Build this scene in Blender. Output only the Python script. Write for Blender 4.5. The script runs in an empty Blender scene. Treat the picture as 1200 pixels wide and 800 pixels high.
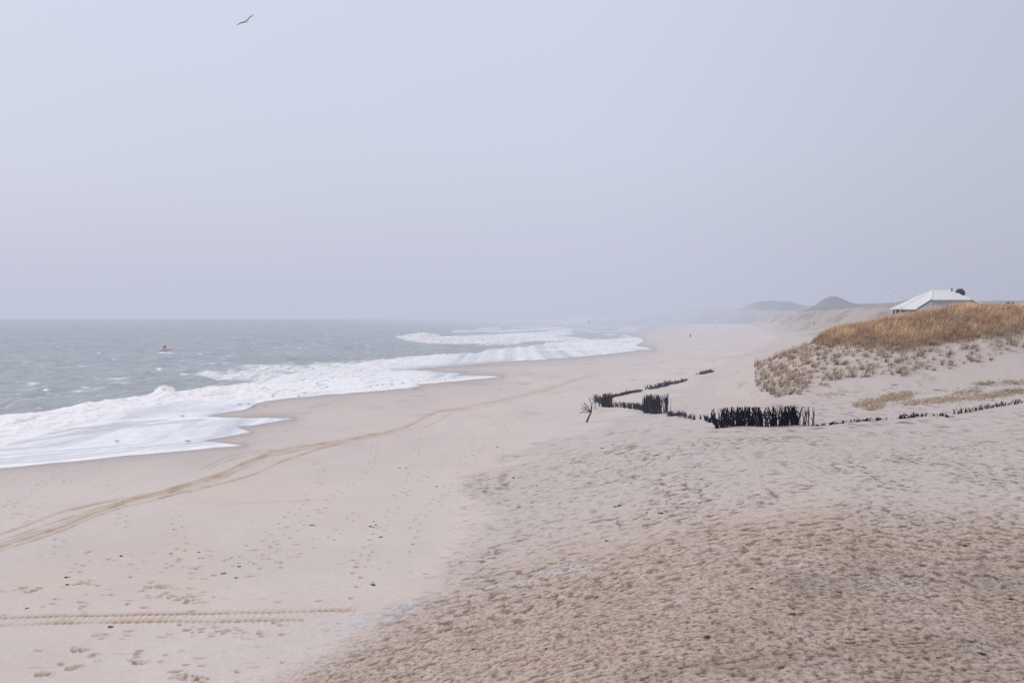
import bpy, math, random
import numpy as np
from mathutils import Vector, Matrix
random.seed(7)
RNG = np.random.default_rng(11)
SC = bpy.context.scene
COL = SC.collection
R = math.radians

# ------------------------------------------------------------------ camera constants (metres, measured off the photograph)
F, CX, HV, EYE = 1648.0, 600.0, 373.0, 8.0

def new_obj(name, data=None, parent=None, loc=None):
    o = bpy.data.objects.new(name, data); COL.objects.link(o)
    if parent is not None: o.parent = parent
    if loc is not None: o.location = loc
    return o

def tag(o, label=None, cat=None, group=None, kind=None):
    if label: o['label'] = label
    if cat: o['category'] = cat
    if group: o['group'] = group
    if kind: o['kind'] = kind
    return o

# ------------------------------------------------------------------ noise
_GA = np.arange(1024) * (2 * math.pi / 1024); _GX = np.cos(_GA).astype(np.float32); _GY = np.sin(_GA).astype(np.float32)
def _h(ix, iy, seed):
    h = ix * np.uint32(374761393) + iy * np.uint32(668265263) + np.uint32((seed * 1442695041) & 0xFFFFFFFF)
    h = (h ^ (h >> np.uint32(13))) * np.uint32(1274126177)
    h = (h ^ (h >> np.uint32(16))) * np.uint32(2246822519)
    return (h ^ (h >> np.uint32(15))) & np.uint32(1023)

def perlin(x, y, seed=0):
    x = np.atleast_1d(np.asarray(x, float)); y = np.atleast_1d(np.asarray(y, float)); x, y = np.broadcast_arrays(x, y)
    bx = np.floor(x); by = np.floor(y)
    fx = (x - bx).astype(np.float32); fy = (y - by).astype(np.float32)
    ix = bx.astype(np.int64).astype(np.uint32); iy = by.astype(np.int64).astype(np.uint32); one = np.uint32(1)
    u = fx * fx * fx * (fx * (fx * 6 - 15) + 10); v = fy * fy * fy * (fy * (fy * 6 - 15) + 10)
    def g(a, b, dx, dy):
        an = _h(a, b, seed)
        return _GX[an] * dx + _GY[an] * dy
    n00 = g(ix, iy, fx, fy); n10 = g(ix + one, iy, fx - 1, fy)
    n01 = g(ix, iy + one, fx, fy - 1); n11 = g(ix + one, iy + one, fx - 1, fy - 1)
    return 1.45 * ((n00 * (1 - u) + n10 * u) * (1 - v) + (n01 * (1 - u) + n11 * u) * v)

def fbm(x, y, seed=0, oct=4, gain=.5):
    s = 0; a = 1; t = 0
    for k in range(oct):
        s = s + a * perlin(x * 2 ** k, y * 2 ** k, seed + 17 * k); t += a; a *= gain
    return s / t * 1.5

def ss(a, b, x):
    t = np.clip((x - a) / (b - a), 0, 1); return t * t * (3 - 2 * t)

# ------------------------------------------------------------------ large forms of the land
SH = np.array([(-30, -58), (30, -43), (75, -32), (92, -27), (115, -28.5), (150, -25), (200, -20), (250, -13), (300, 6), (376, 28), (600, 49), (1100, 103), (1648, 168), (4000, 420)], float)
TOE = np.array([(-30, -12), (20, -6.5), (27, -5.2), (31, -3.8), (40, -1.2), (62, -2.2), (78, 0.5), (90, 4.5), (105, 8), (130, 14), (200, 28), (300, 50), (500, 95), (1200, 205), (4000, 600)], float)
CRX = np.array([17, 18.4, 20.0, 21.8, 25.0, 26.4, 32.2, 36.5, 43, 60, 200], float)
CRZ = np.array([0, .9, 1.75, 2.35, 3.3, 3.95, 5.0, 5.95, 5.6, 5.3, 5.2], float)
FT = np.array([(180, 40), (300, 66), (477, 104), (1133, 206), (1812, 297), (4000, 640)], float)

def plateau(x, y):
    return 2.75 + .10 * perlin(x / 17, y / 23, 5) - .5 * ss(130, 320, y)

def land(x, y):
    x = np.asarray(x, float); y = np.asarray(y, float)
    xs = np.interp(y, SH[:, 0], SH[:, 1]); d = x - xs
    beach = np.where(d < 0, np.maximum(d * .045, -3), 1.25 * (1 - np.exp(-np.maximum(d, 0) / 42)))
    xt = np.interp(y, TOE[:, 0], TOE[:, 1]) + 1.3 * perlin(x * 0 + y / 9, y * 0, 3)
    pl = plateau(x, y)
    wid = np.interp(y, [20, 60, 200, 1000], [11, 13, 22, 60])
    t = ss(-.12, 1.0, (x - xt) / wid)
    z = beach + (pl - beach) * t
    # small mounds banked against the brush fence
    z = z + .22 * np.exp(-(((x - 7.2) / 4.2) ** 2 + ((y - 84) / 3.4) ** 2)) + .12 * np.exp(-(((x - 13) / 4) ** 2 + ((y - 72) / 2) ** 2))
    # grassy dune on the right
    sc = np.where(y > 116, 116 / np.maximum(y, 1), 1.0)
    c = np.interp(x * sc + .5 * perlin(y / 6, x / 30, 8), CRX, CRZ)
    front = ss(0, 1, (y - 93 + .08 * (x - 20)) / 23.0)
    back = 1 - .45 * ss(0, 1, (y - 121) / 34.0)
    dune = c * front * back * (1 - ss(215, 260, y))
    dune = dune + (.22 * perlin(x / 4.3, y / 5.1, 21) + .3 * perlin(x / 9, y / 9, 22)) * np.clip(dune / 3, 0, 1)
    z = z + dune
    # far dunes that run along the beach
    xf = np.interp(y, FT[:, 0], FT[:, 1]) + 7 * perlin(y / 60, y * 0, 31)
    hd = np.interp(y, [230, 330, 480, 800], [0, 4.2, 9.8, 10.6]) * (1 + .10 * perlin(x / 60, y / 120, 33) + .09 * perlin(x / 23, y / 47, 34) + .05 * perlin(x / 8, y / 17, 36))
    ff = ss(0, 1, (x - xf) / (26 + 10 * perlin(y / 90, x * 0, 35)))
    z = z + hd * ff
    # the viewer's own dune
    z = z + 3.6 * (1 - ss(0, 12, y)) * ss(-12, 2, x)
    return z

def pix(x, y, z):
    yy = np.maximum(y, .5); return CX + F * x / yy, HV + F * (EYE - z) / yy

_YS = 15 * 1.004 ** np.arange(1400)
def ground(u, v):
    """point of the bare land that the viewing ray through a photograph position meets"""
    x = (u - CX) / F * _YS; zr = EYE - (v - HV) / F * _YS
    below = np.nonzero(zr < land(x, _YS))[0]
    i = max(1, below[0] if len(below) else len(_YS) - 1)
    a, b = _YS[i - 1], _YS[i]
    for _ in range(12):
        m = (a + b) / 2
        if EYE - (v - HV) / F * m < land((u - CX) / F * m, m)[0]: b = m
        else: a = m
    x = (u - CX) / F * b
    return Vector((x, b, float(np.ravel(land(x, b))[0])))
def at(u, v, y):
    return Vector(((u - CX) / F * y, y, EYE - (v - HV) / F * y))

def pldist(u, v, pts, par=False):
    best = np.full(u.shape, 1e9); bt = np.zeros(u.shape)
    acc = 0.0
    for (a, b), (c, d) in zip(pts[:-1], pts[1:]):
        dx, dy = c - a, d - b; L = dx * dx + dy * dy
        t = np.clip(((u - a) * dx + (v - b) * dy) / L, 0, 1)
        r = np.hypot(u - a - t * dx, v - b - t * dy)
        m = r < best; best = np.where(m, r, best); bt = np.where(m, acc + t * math.sqrt(L), bt); acc += math.sqrt(L)
    return (best, bt) if par else best

def inside(u, v, pts):
    c = np.zeros(u.shape, bool); n = len(pts)
    for i in range(n):
        x1, y1 = pts[i]; x2, y2 = pts[(i + 1) % n]
        if y1 == y2: continue
        c ^= ((y1 > v) != (y2 > v)) & (u < (x2 - x1) * (v - y1) / (y2 - y1) + x1)
    return c

WATER_EDGE = [(-260, 585), (-80, 557), (0, 549), (60, 543.5), (130, 536.5), (200, 530), (262, 524), (287, 521.5), (262, 519.3), (243, 516.8), (270, 511),
    (297, 505.7), (281, 502.3), (277, 500), (300, 498), (325, 494), (345, 490.6), (320, 490), (290, 489.7), (262, 489), (243, 487.3), (262, 484), (285, 480), (300, 474),
    (312, 470), (340, 466.3), (380, 462.7), (430, 459), (470, 455.7), (495, 452.6), (486, 450.7), (500, 449.7), (540, 445.7), (590, 441), (562, 440.3), (530, 440), (546, 438),
    (520, 436), (475, 433), (500, 431), (540, 428), (575, 425), (600, 423), (640, 421), (690, 417), (720, 414), (745, 411), (766, 408.5), (745, 405), (755, 400),
    (752, 396), (735, 393), (755, 389), (748, 385), (780, 381), (770, 378.5), (800, 376.5), (785, 375), (792, 373.6)]
WATER_POLY = WATER_EDGE + [(792, 372.9), (-4000, 372.9), (-4000, 1400), (-260, 1400)]

def water_sd(u, v, x, y):
    """positive over water, in photograph pixels"""
    wu = u + np.clip(60 / np.maximum(y, 30), 0, 1) * 5 * perlin(x / 2.3, y / 9, 61)
    wv = v + .7 * perlin(x / 1.7, y / 7, 62)
    d = pldist(wu, wv, WATER_EDGE)
    return np.where(inside(wu, wv, WATER_POLY), d, -d)

# ------------------------------------------------------------------ materials
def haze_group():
    """salt mist painted into every material as emission: optical depth grows with the distance from the overlook (a fixed place)"""
    g = bpy.data.node_groups.new('painted_mist', 'ShaderNodeTree')
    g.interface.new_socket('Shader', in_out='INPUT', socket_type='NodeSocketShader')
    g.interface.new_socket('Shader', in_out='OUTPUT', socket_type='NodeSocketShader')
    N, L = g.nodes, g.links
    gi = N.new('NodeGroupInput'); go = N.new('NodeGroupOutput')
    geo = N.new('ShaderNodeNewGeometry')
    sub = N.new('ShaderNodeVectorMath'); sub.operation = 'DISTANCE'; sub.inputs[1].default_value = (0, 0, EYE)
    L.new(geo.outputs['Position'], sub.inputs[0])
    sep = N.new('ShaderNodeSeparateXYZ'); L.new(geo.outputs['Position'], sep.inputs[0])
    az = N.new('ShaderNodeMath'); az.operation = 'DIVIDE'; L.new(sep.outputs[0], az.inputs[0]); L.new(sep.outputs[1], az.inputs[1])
    # painted mist made denser toward the surf line
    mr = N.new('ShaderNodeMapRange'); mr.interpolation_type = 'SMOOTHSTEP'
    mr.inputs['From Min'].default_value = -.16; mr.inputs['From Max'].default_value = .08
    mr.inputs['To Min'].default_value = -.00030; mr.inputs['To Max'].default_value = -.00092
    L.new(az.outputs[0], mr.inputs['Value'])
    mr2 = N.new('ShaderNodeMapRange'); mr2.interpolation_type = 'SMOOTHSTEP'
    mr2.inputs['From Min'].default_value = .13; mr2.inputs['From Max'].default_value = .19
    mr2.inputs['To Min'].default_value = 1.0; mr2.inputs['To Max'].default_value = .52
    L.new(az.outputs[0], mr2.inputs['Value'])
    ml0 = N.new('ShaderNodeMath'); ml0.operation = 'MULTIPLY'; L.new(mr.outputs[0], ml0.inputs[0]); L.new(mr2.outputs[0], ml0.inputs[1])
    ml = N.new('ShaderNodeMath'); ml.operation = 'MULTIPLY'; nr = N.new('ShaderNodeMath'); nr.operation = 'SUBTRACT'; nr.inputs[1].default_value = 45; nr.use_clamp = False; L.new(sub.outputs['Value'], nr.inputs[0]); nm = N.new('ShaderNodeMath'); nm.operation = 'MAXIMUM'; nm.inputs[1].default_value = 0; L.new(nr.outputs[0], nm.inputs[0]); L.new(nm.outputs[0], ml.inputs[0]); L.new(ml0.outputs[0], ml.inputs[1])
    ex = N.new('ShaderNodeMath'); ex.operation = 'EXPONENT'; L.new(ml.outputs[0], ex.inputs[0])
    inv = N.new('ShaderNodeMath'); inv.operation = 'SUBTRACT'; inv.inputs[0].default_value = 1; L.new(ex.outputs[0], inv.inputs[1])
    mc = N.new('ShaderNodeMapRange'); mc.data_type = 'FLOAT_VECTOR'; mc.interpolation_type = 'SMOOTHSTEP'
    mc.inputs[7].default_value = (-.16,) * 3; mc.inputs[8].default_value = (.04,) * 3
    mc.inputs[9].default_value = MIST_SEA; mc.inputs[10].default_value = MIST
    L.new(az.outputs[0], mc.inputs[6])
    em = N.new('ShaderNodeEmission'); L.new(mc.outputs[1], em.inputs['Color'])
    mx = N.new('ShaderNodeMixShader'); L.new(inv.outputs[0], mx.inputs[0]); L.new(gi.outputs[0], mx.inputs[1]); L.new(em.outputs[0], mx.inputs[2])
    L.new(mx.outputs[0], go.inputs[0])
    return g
MIST = (.55, .58, .71); MIST_SEA = (.46, .515, .64)  # emission colours of the mist painted over the surfaces
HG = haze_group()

def mat(name, color=(.5, .5, .5), rough=.8, spec=.3, attr=None, noise=None, bump=None, metal=0.0, rough_attr=None):
    """noise = (scale, amount, detail, stretch) albedo mottling; bump = (scale, strength, distance)"""
    m = bpy.data.materials.new(name); m.use_nodes = True
    N, L = m.node_tree.nodes, m.node_tree.links; N.clear()
    out = N.new('ShaderNodeOutputMaterial'); b = N.new('ShaderNodeBsdfPrincipled')
    b.inputs['Roughness'].default_value = rough; b.inputs['Specular IOR Level'].default_value = spec; b.inputs['Metallic'].default_value = metal
    if attr:
        a = N.new('ShaderNodeAttribute'); a.attribute_name = attr; src = a.outputs['Color']
    else:
        a = N.new('ShaderNodeRGB'); a.outputs[0].default_value = (*color, 1); src = a.outputs[0]
    geo = N.new('ShaderNodeNewGeometry')
    if noise:
        mp = N.new('ShaderNodeMapping'); L.new(geo.outputs['Position'], mp.inputs[0])
        mp.inputs['Scale'].default_value = noise[3] if len(noise) > 3 else (1, 1, 1)
        n = N.new('ShaderNodeTexNoise'); n.inputs['Scale'].default_value = noise[0]; n.inputs['Detail'].default_value = noise[2]
        n.inputs['Roughness'].default_value = .65
        L.new(mp.outputs[0], n.inputs['Vector'])
        r = N.new('ShaderNodeMapRange'); r.inputs['From Min'].default_value = .25; r.inputs['From Max'].default_value = .75
        r.inputs['To Min'].default_value = 1 - noise[1]; r.inputs['To Max'].default_value = 1 + noise[1]
        L.new(n.outputs[0], r.inputs[0])
        vm = N.new('ShaderNodeVectorMath'); vm.operation = 'SCALE'; L.new(src, vm.inputs[0]); L.new(r.outputs[0], vm.inputs['Scale'])
        src = vm.outputs[0]
    L.new(src, b.inputs['Base Color'])
    if rough_attr:
        a2 = N.new('ShaderNodeAttribute'); a2.attribute_name = rough_attr; L.new(a2.outputs['Fac'], b.inputs['Roughness'])
    if bump:
        mp = N.new('ShaderNodeMapping'); L.new(geo.outputs['Position'], mp.inputs[0])
        mp.inputs['Scale'].default_value = bump[3] if len(bump) > 3 else (1, 1, 1)
        n = N.new('ShaderNodeTexNoise'); n.inputs['Scale'].default_value = bump[0]; n.inputs['Detail'].default_value = 5
        n.inputs['Roughness'].default_value = .6
        L.new(mp.outputs[0], n.inputs['Vector'])
        bp = N.new('ShaderNodeBump'); bp.inputs['Strength'].default_value = bump[1]; bp.inputs['Distance'].default_value = bump[2]
        L.new(n.outputs[0], bp.inputs['Height']); L.new(bp.outputs[0], b.inputs['Normal'])
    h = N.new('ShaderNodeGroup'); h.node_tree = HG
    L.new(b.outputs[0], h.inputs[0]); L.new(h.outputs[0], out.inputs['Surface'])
    return m

M = {}
M['sand'] = mat('beach_sand', attr='sand_color', rough=.9, spec=.15, noise=(9, .10, 6), bump=(6.5, .28, .05), rough_attr='sand_rough')
def crisp(m):
    N, L = m.node_tree.nodes, m.node_tree.links
    b = next(n for n in N if n.type == 'BSDF_PRINCIPLED'); src = b.inputs['Base Color'].links[0].from_socket
    at_ = N.new('ShaderNodeAttribute'); at_.attribute_name = 'sand_grit'
    geo = N.new('ShaderNodeNewGeometry'); mp = N.new('ShaderNodeMapping'); mp.inputs['Scale'].default_value = (1, .62, 1); mp.inputs['Rotation'].default_value = (0, 0, -.2); L.new(geo.outputs['Position'], mp.inputs[0])
    n = N.new('ShaderNodeTexNoise'); n.inputs['Scale'].default_value = 11; n.inputs['Detail'].default_value = 7; n.inputs['Roughness'].default_value = .75; L.new(mp.outputs[0], n.inputs['Vector'])
    r = N.new('ShaderNodeMapRange'); r.inputs['From Min'].default_value = .33; r.inputs['From Max'].default_value = .53; r.inputs['To Min'].default_value = .40; r.inputs['To Max'].default_value = 1.05; L.new(n.outputs[0], r.inputs[0])
    mx = N.new('ShaderNodeMix'); mx.data_type = 'FLOAT'; L.new(at_.outputs['Fac'], mx.inputs[0]); mx.inputs[2].default_value = 1.0; L.new(r.outputs[0], mx.inputs[3])
    vm = N.new('ShaderNodeVectorMath'); vm.operation = 'SCALE'; L.new(src, vm.inputs[0]); L.new(mx.outputs[0], vm.inputs['Scale']); L.new(vm.outputs[0], b.inputs['Base Color'])
crisp(M['sand'])
M['sea'] = mat('sea_water', attr='sea_color', rough=.3, spec=.5, noise=(.9, .06, 5, (1, .35, 1)), bump=(1.1, .55, .16, (.8, .5, 1)), rough_attr='sea_rough')
M['hill'] = mat('far_dune', attr='hill_color', rough=.95, spec=.05, noise=(.05, .22, 6))
M['grass'] = mat('dry_marram', attr='blade_color', rough=.7, spec=.15)
M['twig'] = mat('dark_twig', (.011, .009, .026), .9, .03, noise=(14, .5, 4))
M['twig2'] = mat('weathered_twig', (.085, .062, .06), .85, .15, noise=(14, .4, 4))
M['branch'] = mat('dead_branch', (.06, .045, .042), .85, .15, noise=(9, .4, 4))
M['weed'] = mat('dark_seaweed', (.035, .028, .03), .7, .3, noise=(30, .4, 3))
M['gullwhite'] = mat('white_feathers', (.62, .62, .64), .7, .2)
M['gullgrey'] = mat('grey_feathers', (.17, .175, .20), .7, .2)
M['gulldark'] = mat('dark_wingtips', (.03, .03, .04), .7, .2)
M['beak'] = mat('yellow_beak', (.5, .32, .06), .5, .3)
M['roof'] = mat('pale_roof', (.57, .56, .56), .7, .2, noise=(1.2, .05, 4))
M['roofedge'] = mat('white_roof_trim', (.72, .72, .74), .6, .3)
M['glass'] = mat('hazy_glass', (.42, .48, .56), .18, .5, noise=(.9, .16, 3))
M['shadewall'] = mat('painted_shade_wall', (.05, .06, .085), .8, .2, noise=(2, .2, 3))  # shade under the eave painted into the wall colour
M['palewall'] = mat('pale_blue_wall', (.60, .64, .72), .6, .3, noise=(1.5, .1, 3))
M['frame'] = mat('grey_frame', (.5, .52, .58), .5, .3)
M['dark'] = mat('dark_metal', (.035, .035, .045), .6, .3)
M['pole'] = mat('white_pole_paint', (.66, .66, .68), .5, .3)
M['red'] = mat('faded_red_paint', (.50, .22, .19), .5, .3)
M['white'] = mat('white_paint', (.9, .88, .84), .4, .4)
M['cloth_dark'] = mat('dark_cloth', (.04, .04, .055), .9, .1)
M['cloth_blue'] = mat('navy_cloth', (.035, .045, .09), .9, .1)
M['cloth_red'] = mat('maroon_cloth', (.14, .045, .05), .9, .1)
M['skin'] = mat('skin', (.45, .28, .21), .6, .3)
M['hair'] = mat('brown_hair', (.04, .028, .02), .8, .2)

# ------------------------------------------------------------------ mesh helpers
def mesh_np(name, V, Fc, mats, color=None, extra=None, smooth=True):
    """V (n,3), Fc (m,k) index array"""
    me = bpy.data.meshes.new(name)
    V = np.ascontiguousarray(V, np.float32); Fc = np.ascontiguousarray(Fc, np.int32)
    k = Fc.shape[1]
    me.vertices.add(len(V)); me.vertices.foreach_set('co', V.ravel())
    me.loops.add(Fc.size); me.loops.foreach_set('vertex_index', Fc.ravel())
    me.polygons.add(len(Fc)); me.polygons.foreach_set('loop_start', np.arange(0, Fc.size, k, dtype=np.int32))
    if smooth: me.polygons.foreach_set('use_smooth', np.ones(len(Fc), bool))
    me.update(calc_edges=True)
    if color is not None:
        a = me.color_attributes.new(color[0], 'FLOAT_COLOR', 'POINT')
        c = np.ones((len(V), 4), np.float32); c[:, :3] = color[1]; a.data.foreach_set('color', c.ravel())
    for nm, arr in (extra or {}).items():
        a = me.attributes.new(nm, 'FLOAT', 'POINT'); a.data.foreach_set('value', np.ascontiguousarray(arr, np.float32))
    for m in mats: me.materials.append(m)
    return me

def grid_faces(nr, nc):
    i = np.arange(nr - 1)[:, None] * nc + np.arange(nc - 1)[None, :]
    i = i.ravel(); return np.stack([i, i + 1, i + nc + 1, i + nc], 1)

class MB:
    def __init__(s): s.v = []; s.f = []; s.m = []
    def add(s, vs, fs, mi=0):
        n = len(s.v); s.v += [tuple(p) for p in vs]; s.f += [tuple(i + n for i in f) for f in fs]; s.m += [mi] * len(fs)
    def tube(s, pts, rad, n=6, mi=0, flat=(1, 1)):
        pts = [Vector(p) for p in pts]; vs = []; ref = None
        for i, p in enumerate(pts):
            t = (pts[min(i + 1, len(pts) - 1)] - pts[max(i - 1, 0)]).normalized()
            a = t.cross(Vector((0, 0, 1)) if abs(t.z) < .9 else Vector((1, 0, 0))).normalized()
            if ref is not None and a.dot(ref) < 0: a = -a
            ref = a
            b = t.cross(a).normalized(); r = rad[i] if hasattr(rad, '__len__') else rad
            for k in range(n):
                an = 2 * math.pi * k / n
                vs.append(p + a * math.cos(an) * r * flat[0] + b * math.sin(an) * r * flat[1])
        fs = [(i * n + k, i * n + (k + 1) % n, (i + 1) * n + (k + 1) % n, (i + 1) * n + k) for i in range(len(pts) - 1) for k in range(n)]
        fs += [tuple(range(n - 1, -1, -1)), tuple((len(pts) - 1) * n + k for k in range(n))]
        s.add(vs, fs, mi)
    def box(s, a, b, mi=0):
        (x0, y0, z0), (x1, y1, z1) = a, b
        v = [(x0, y0, z0), (x1, y0, z0), (x1, y1, z0), (x0, y1, z0), (x0, y0, z1), (x1, y0, z1), (x1, y1, z1), (x0, y1, z1)]
        s.add(v, [(0, 3, 2, 1), (4, 5, 6, 7), (0, 1, 5, 4), (1, 2, 6, 5), (2, 3, 7, 6), (3, 0, 4, 7)], mi)
    def build(s, name, mats, parent=None, loc=None, smooth=False):
        me = bpy.data.meshes.new(name); me.from_pydata(s.v, [], s.f)
        for m in (mats if isinstance(mats, (list, tuple)) else [mats]): me.materials.append(m)
        me.polygons.foreach_set('material_index', s.m)
        if smooth: me.polygons.foreach_set('use_smooth', [True] * len(s.f))
        me.update(); return new_obj(name, me, parent, loc)

# ------------------------------------------------------------------ THE BEACH (one sheet of land)
def geo_rows(segs):
    out = []
    for a, b, r in segs: out.append(a * r ** np.arange(int(math.log(b / a) / math.log(r))))
    return np.concatenate(out)
rows = np.concatenate([np.arange(-30, 14, 1.0), geo_rows([(14, 150, 1.0028), (150, 600, 1.006), (600, 4200, 1.015)]), [4300]])
td = np.arange(-.385, .3851, .0006)
ts = .385 * 1.035 ** np.arange(1, 46)
cols = np.concatenate([-ts[::-1], td, ts])
wrow = np.where(rows > 0, np.sqrt(np.maximum(rows, 0) ** 2 + 225), 15.0)
X = wrow[:, None] * cols[None, :]; Y = np.repeat(rows[:, None], len(cols), 1)
NR, NC = X.shape
Z = land(X, Y)
U, Vv = pix(X, Y, Z); Y1 = np.maximum(Y, .5)
near = Y > 13

def cmix(c, col, w):
    return c * (1 - w[..., None]) + np.array(col, np.float32) * w[..., None]

DRY = (.485, .422, .397); WETC = (.31, .275, .268); BROWN = (.385, .300, .252); OCHRE = (.375, .268, .175); PALE = (.40, .385, .39); DAMP = (.225, .180, .172)
C = np.empty(X.shape + (3,), np.float32); C[:] = DRY
big = fbm(X / 14, Y / 26, 41, 4); mid = fbm(X / 2.2, Y / 4.5, 42, 4); fine = fbm(X / .45, Y / .7, 43, 3)
C *= (1 + .06 * big + .035 * mid + .02 * fine)[..., None]

# signed position across the foot of the dune: churned, browner sand to the right of it
xt = np.interp(Y, TOE[:, 0], TOE[:, 1])
edge = X - xt + 1.6 * fbm(X / 5, Y / 9, 44, 4) * np.clip(Y / 45, .25, 1.6)
churn = ss(-.6, 1.6, edge) * near
nearness = ss(96, 34, Y)
# browner toward the viewer
brown = churn * np.clip(ss(50, 32, Y + 5 * big) * (.95 + .2 * mid), 0, 1)
PATCH_R = np.clip(ss(-.12, .30, .8 * fbm(X / 3.6, (Y - .9 * X) / 7, 51, 4) + .35 * mid) + ss(46, 34, Y), 0.42, 1) * (1 - .75 * ss(60, 80, Y) * ss(-.3, .3, -big))
C = cmix(C, BROWN, brown); C *= (1 - .10 * brown * ss(.0, .3, X / Y1) * ss(34, 24, Y))[..., None]
grit = churn * ss(130, 60, Y) * PATCH_R
# pale drift bands and patches
def px_blob(pts, w, soft=1.0, seed=50, nz=9):
    u = U + nz * perlin(X / 1.6, Y / 3.5, seed) * 1.5; v = Vv + nz * perlin(X / 1.3, Y / 3, seed + 1) * .6
    m = np.zeros(X.shape); q = near & (U > min(p[0] for p in pts) - 6 * w) & (U < max(p[0] for p in pts) + 6 * w) & (Vv > min(p[1] for p in pts) - 4 * w - 8) & (Vv < max(p[1] for p in pts) + 4 * w + 8)
    m[q] = np.exp(-(pldist(u[q], v[q] * 1.0, pts) / w) ** 2 * soft)
    return m
C = cmix(C, (.43, .43, .45), .9 * px_blob([(370, 750), (430, 722), (520, 700), (590, 688), (680, 662), (715, 655)], 9) * ss(-.3, .6, mid + .5 * fine))
C = cmix(C, (.375, .37, .385), .6 * px_blob([(735, 515), (790, 535), (830, 552), (850, 570)], 22) * ss(-.5, .4, mid + .5 * fine))
C = cmix(C, (.39, .375, .375), .5 * px_blob([(560, 560), (590, 600), (640, 610)], 14))
C = cmix(C, (.385, .35, .34), .12 * px_blob([(800, 640), (900, 660), (960, 668)], 13))
C = cmix(C, DAMP, .62 * px_blob([(925, 679), (990, 682), (1050, 680), (1120, 676), (1300, 690)], 12) * ss(-1.0, .3, mid))
C = cmix(C, DAMP, .25 * px_blob([(980, 650), (1080, 650), (1300, 640)], 16) * ss(-.3, .7, mid))
C = cmix(C, (.27, .205, .165), .6 * px_blob([(740, 795), (900, 772), (1020, 760), (1250, 745)], 13, nz=4))
C = cmix(C, (.28, .215, .175), .5 * px_blob([(1000, 805), (1250, 770)], 18, nz=4))
# wet sand at the edge of the wash
sd = np.full(X.shape, -999.0)
q = (Y > 40) & (X < np.interp(Y, SH[:, 0], SH[:, 1]) + 45 + Y * .05)
sd[q] = water_sd(U[q], Vv[q], X[q], Y[q])
wet = np.where(sd > 0, 1, np.exp(sd / 3.0) * .8 + .5 * np.exp(sd / np.clip(1600 / Y1, 6, 16))) * (sd > -300)
wet = np.clip(wet + .5 * ss(.25, .85, fbm(X / 12, Y / 60, 45, 3)) * np.exp(np.maximum(sd, -200) / 16) * (sd > -120), 0, 1)
C = cmix(C, WETC, wet * .85)
C = cmix(C, (.415, .362, .342), churn * (1 - brown) * .8)
ROUGH = .92 - .30 * wet
# warm orange breath in the swales of the smooth beach
C *= 1 + (np.array([.02, -.01, -.05]) * (ss(.1, .8, fbm(X / 7, Y / 16, 46, 4)) * (1 - churn))[..., None]).astype(np.float32)

# far streaks of blown sand
far = ss(55, 150, Y) * (X > np.interp(Y, SH[:, 0], SH[:, 1]) + 4)
st = .6 * fbm(X / 7 + Y / 150, Y / 17, 47, 5) + .5 * fbm(X / 2.6, Y / 5.5, 49, 4)
C = cmix(C, (.30, .265, .26), .6 * far * ss(.1, .75, st) * ss(2500, 600, Y))
C = cmix(C, (.44, .40, .395), .4 * far * ss(.1, .7, -st))

# wheel tracks --------------------------------------------------------
DZ = np.zeros(X.shape, np.float32)
TRACKS = [
 ([(-60, 662), (0, 640.6), (75, 616), (112, 600), (150, 588.5), (187, 580), (225, 569), (262, 556), (292, 541.5), (319, 530), (356, 523), (394, 517), (450, 507), (475, 500.5), (495, 490.5), (512, 482), (537, 479), (562, 474), (600, 466), (637, 456.5), (675, 444.5), (700, 439.5)], 2.6, .8),
 ([(-60, 652), (0, 634), (75, 608), (112, 596), (187, 578), (262, 553), (319, 528.5)], 1.8, .5),
 ([(-60, 646), (0, 626), (37, 612.5), (75, 598.5), (112, 590.5), (150, 583.5), (187, 576.5), (225, 566.5)], 2.3, .6),
 ([(187, 584), (225, 575), (262, 566), (300, 554), (337, 537.5), (375, 525.5), (405, 519)], 1.5, .75),
 ([(236, 549.5), (262, 536), (300, 528), (319, 526)], 1.5, .55), ([(244, 549), (270, 538), (310, 530)], 1.2, .4),
 ([(450, 508.5), (500, 499.5), (515, 492.5), (532, 482.5), (570, 477), (600, 469.5), (650, 455.5), (682, 442.5)], 1.3, .55),
 ([(-60, 727), (0, 724), (75, 722), (187, 718.8), (262, 717.5), (356, 715.6), (412, 714)], 2.5, 1.0),
 ([(-60, 737), (0, 733.6), (75, 729.5), (150, 728), (262, 727), (356, 726)], 3.0, 1.1),
 ([(210, 590), (300, 589), (375, 586)], 1.4, .22),  # faint shadow line, painted in like a rut
 ([(775, 422), (830, 419), (877, 414)], .9, .5), ([(705, 447), (740, 446), (790, 444), (850, 436)], .7, .5), ([(795, 425), (850, 420), (900, 411)], 1.0, .5),
 ([(640, 463), (690, 449), (720, 445)], .9, .3), ([(510, 509), (560, 501), (600, 491)], .9, .35),
]
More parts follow.
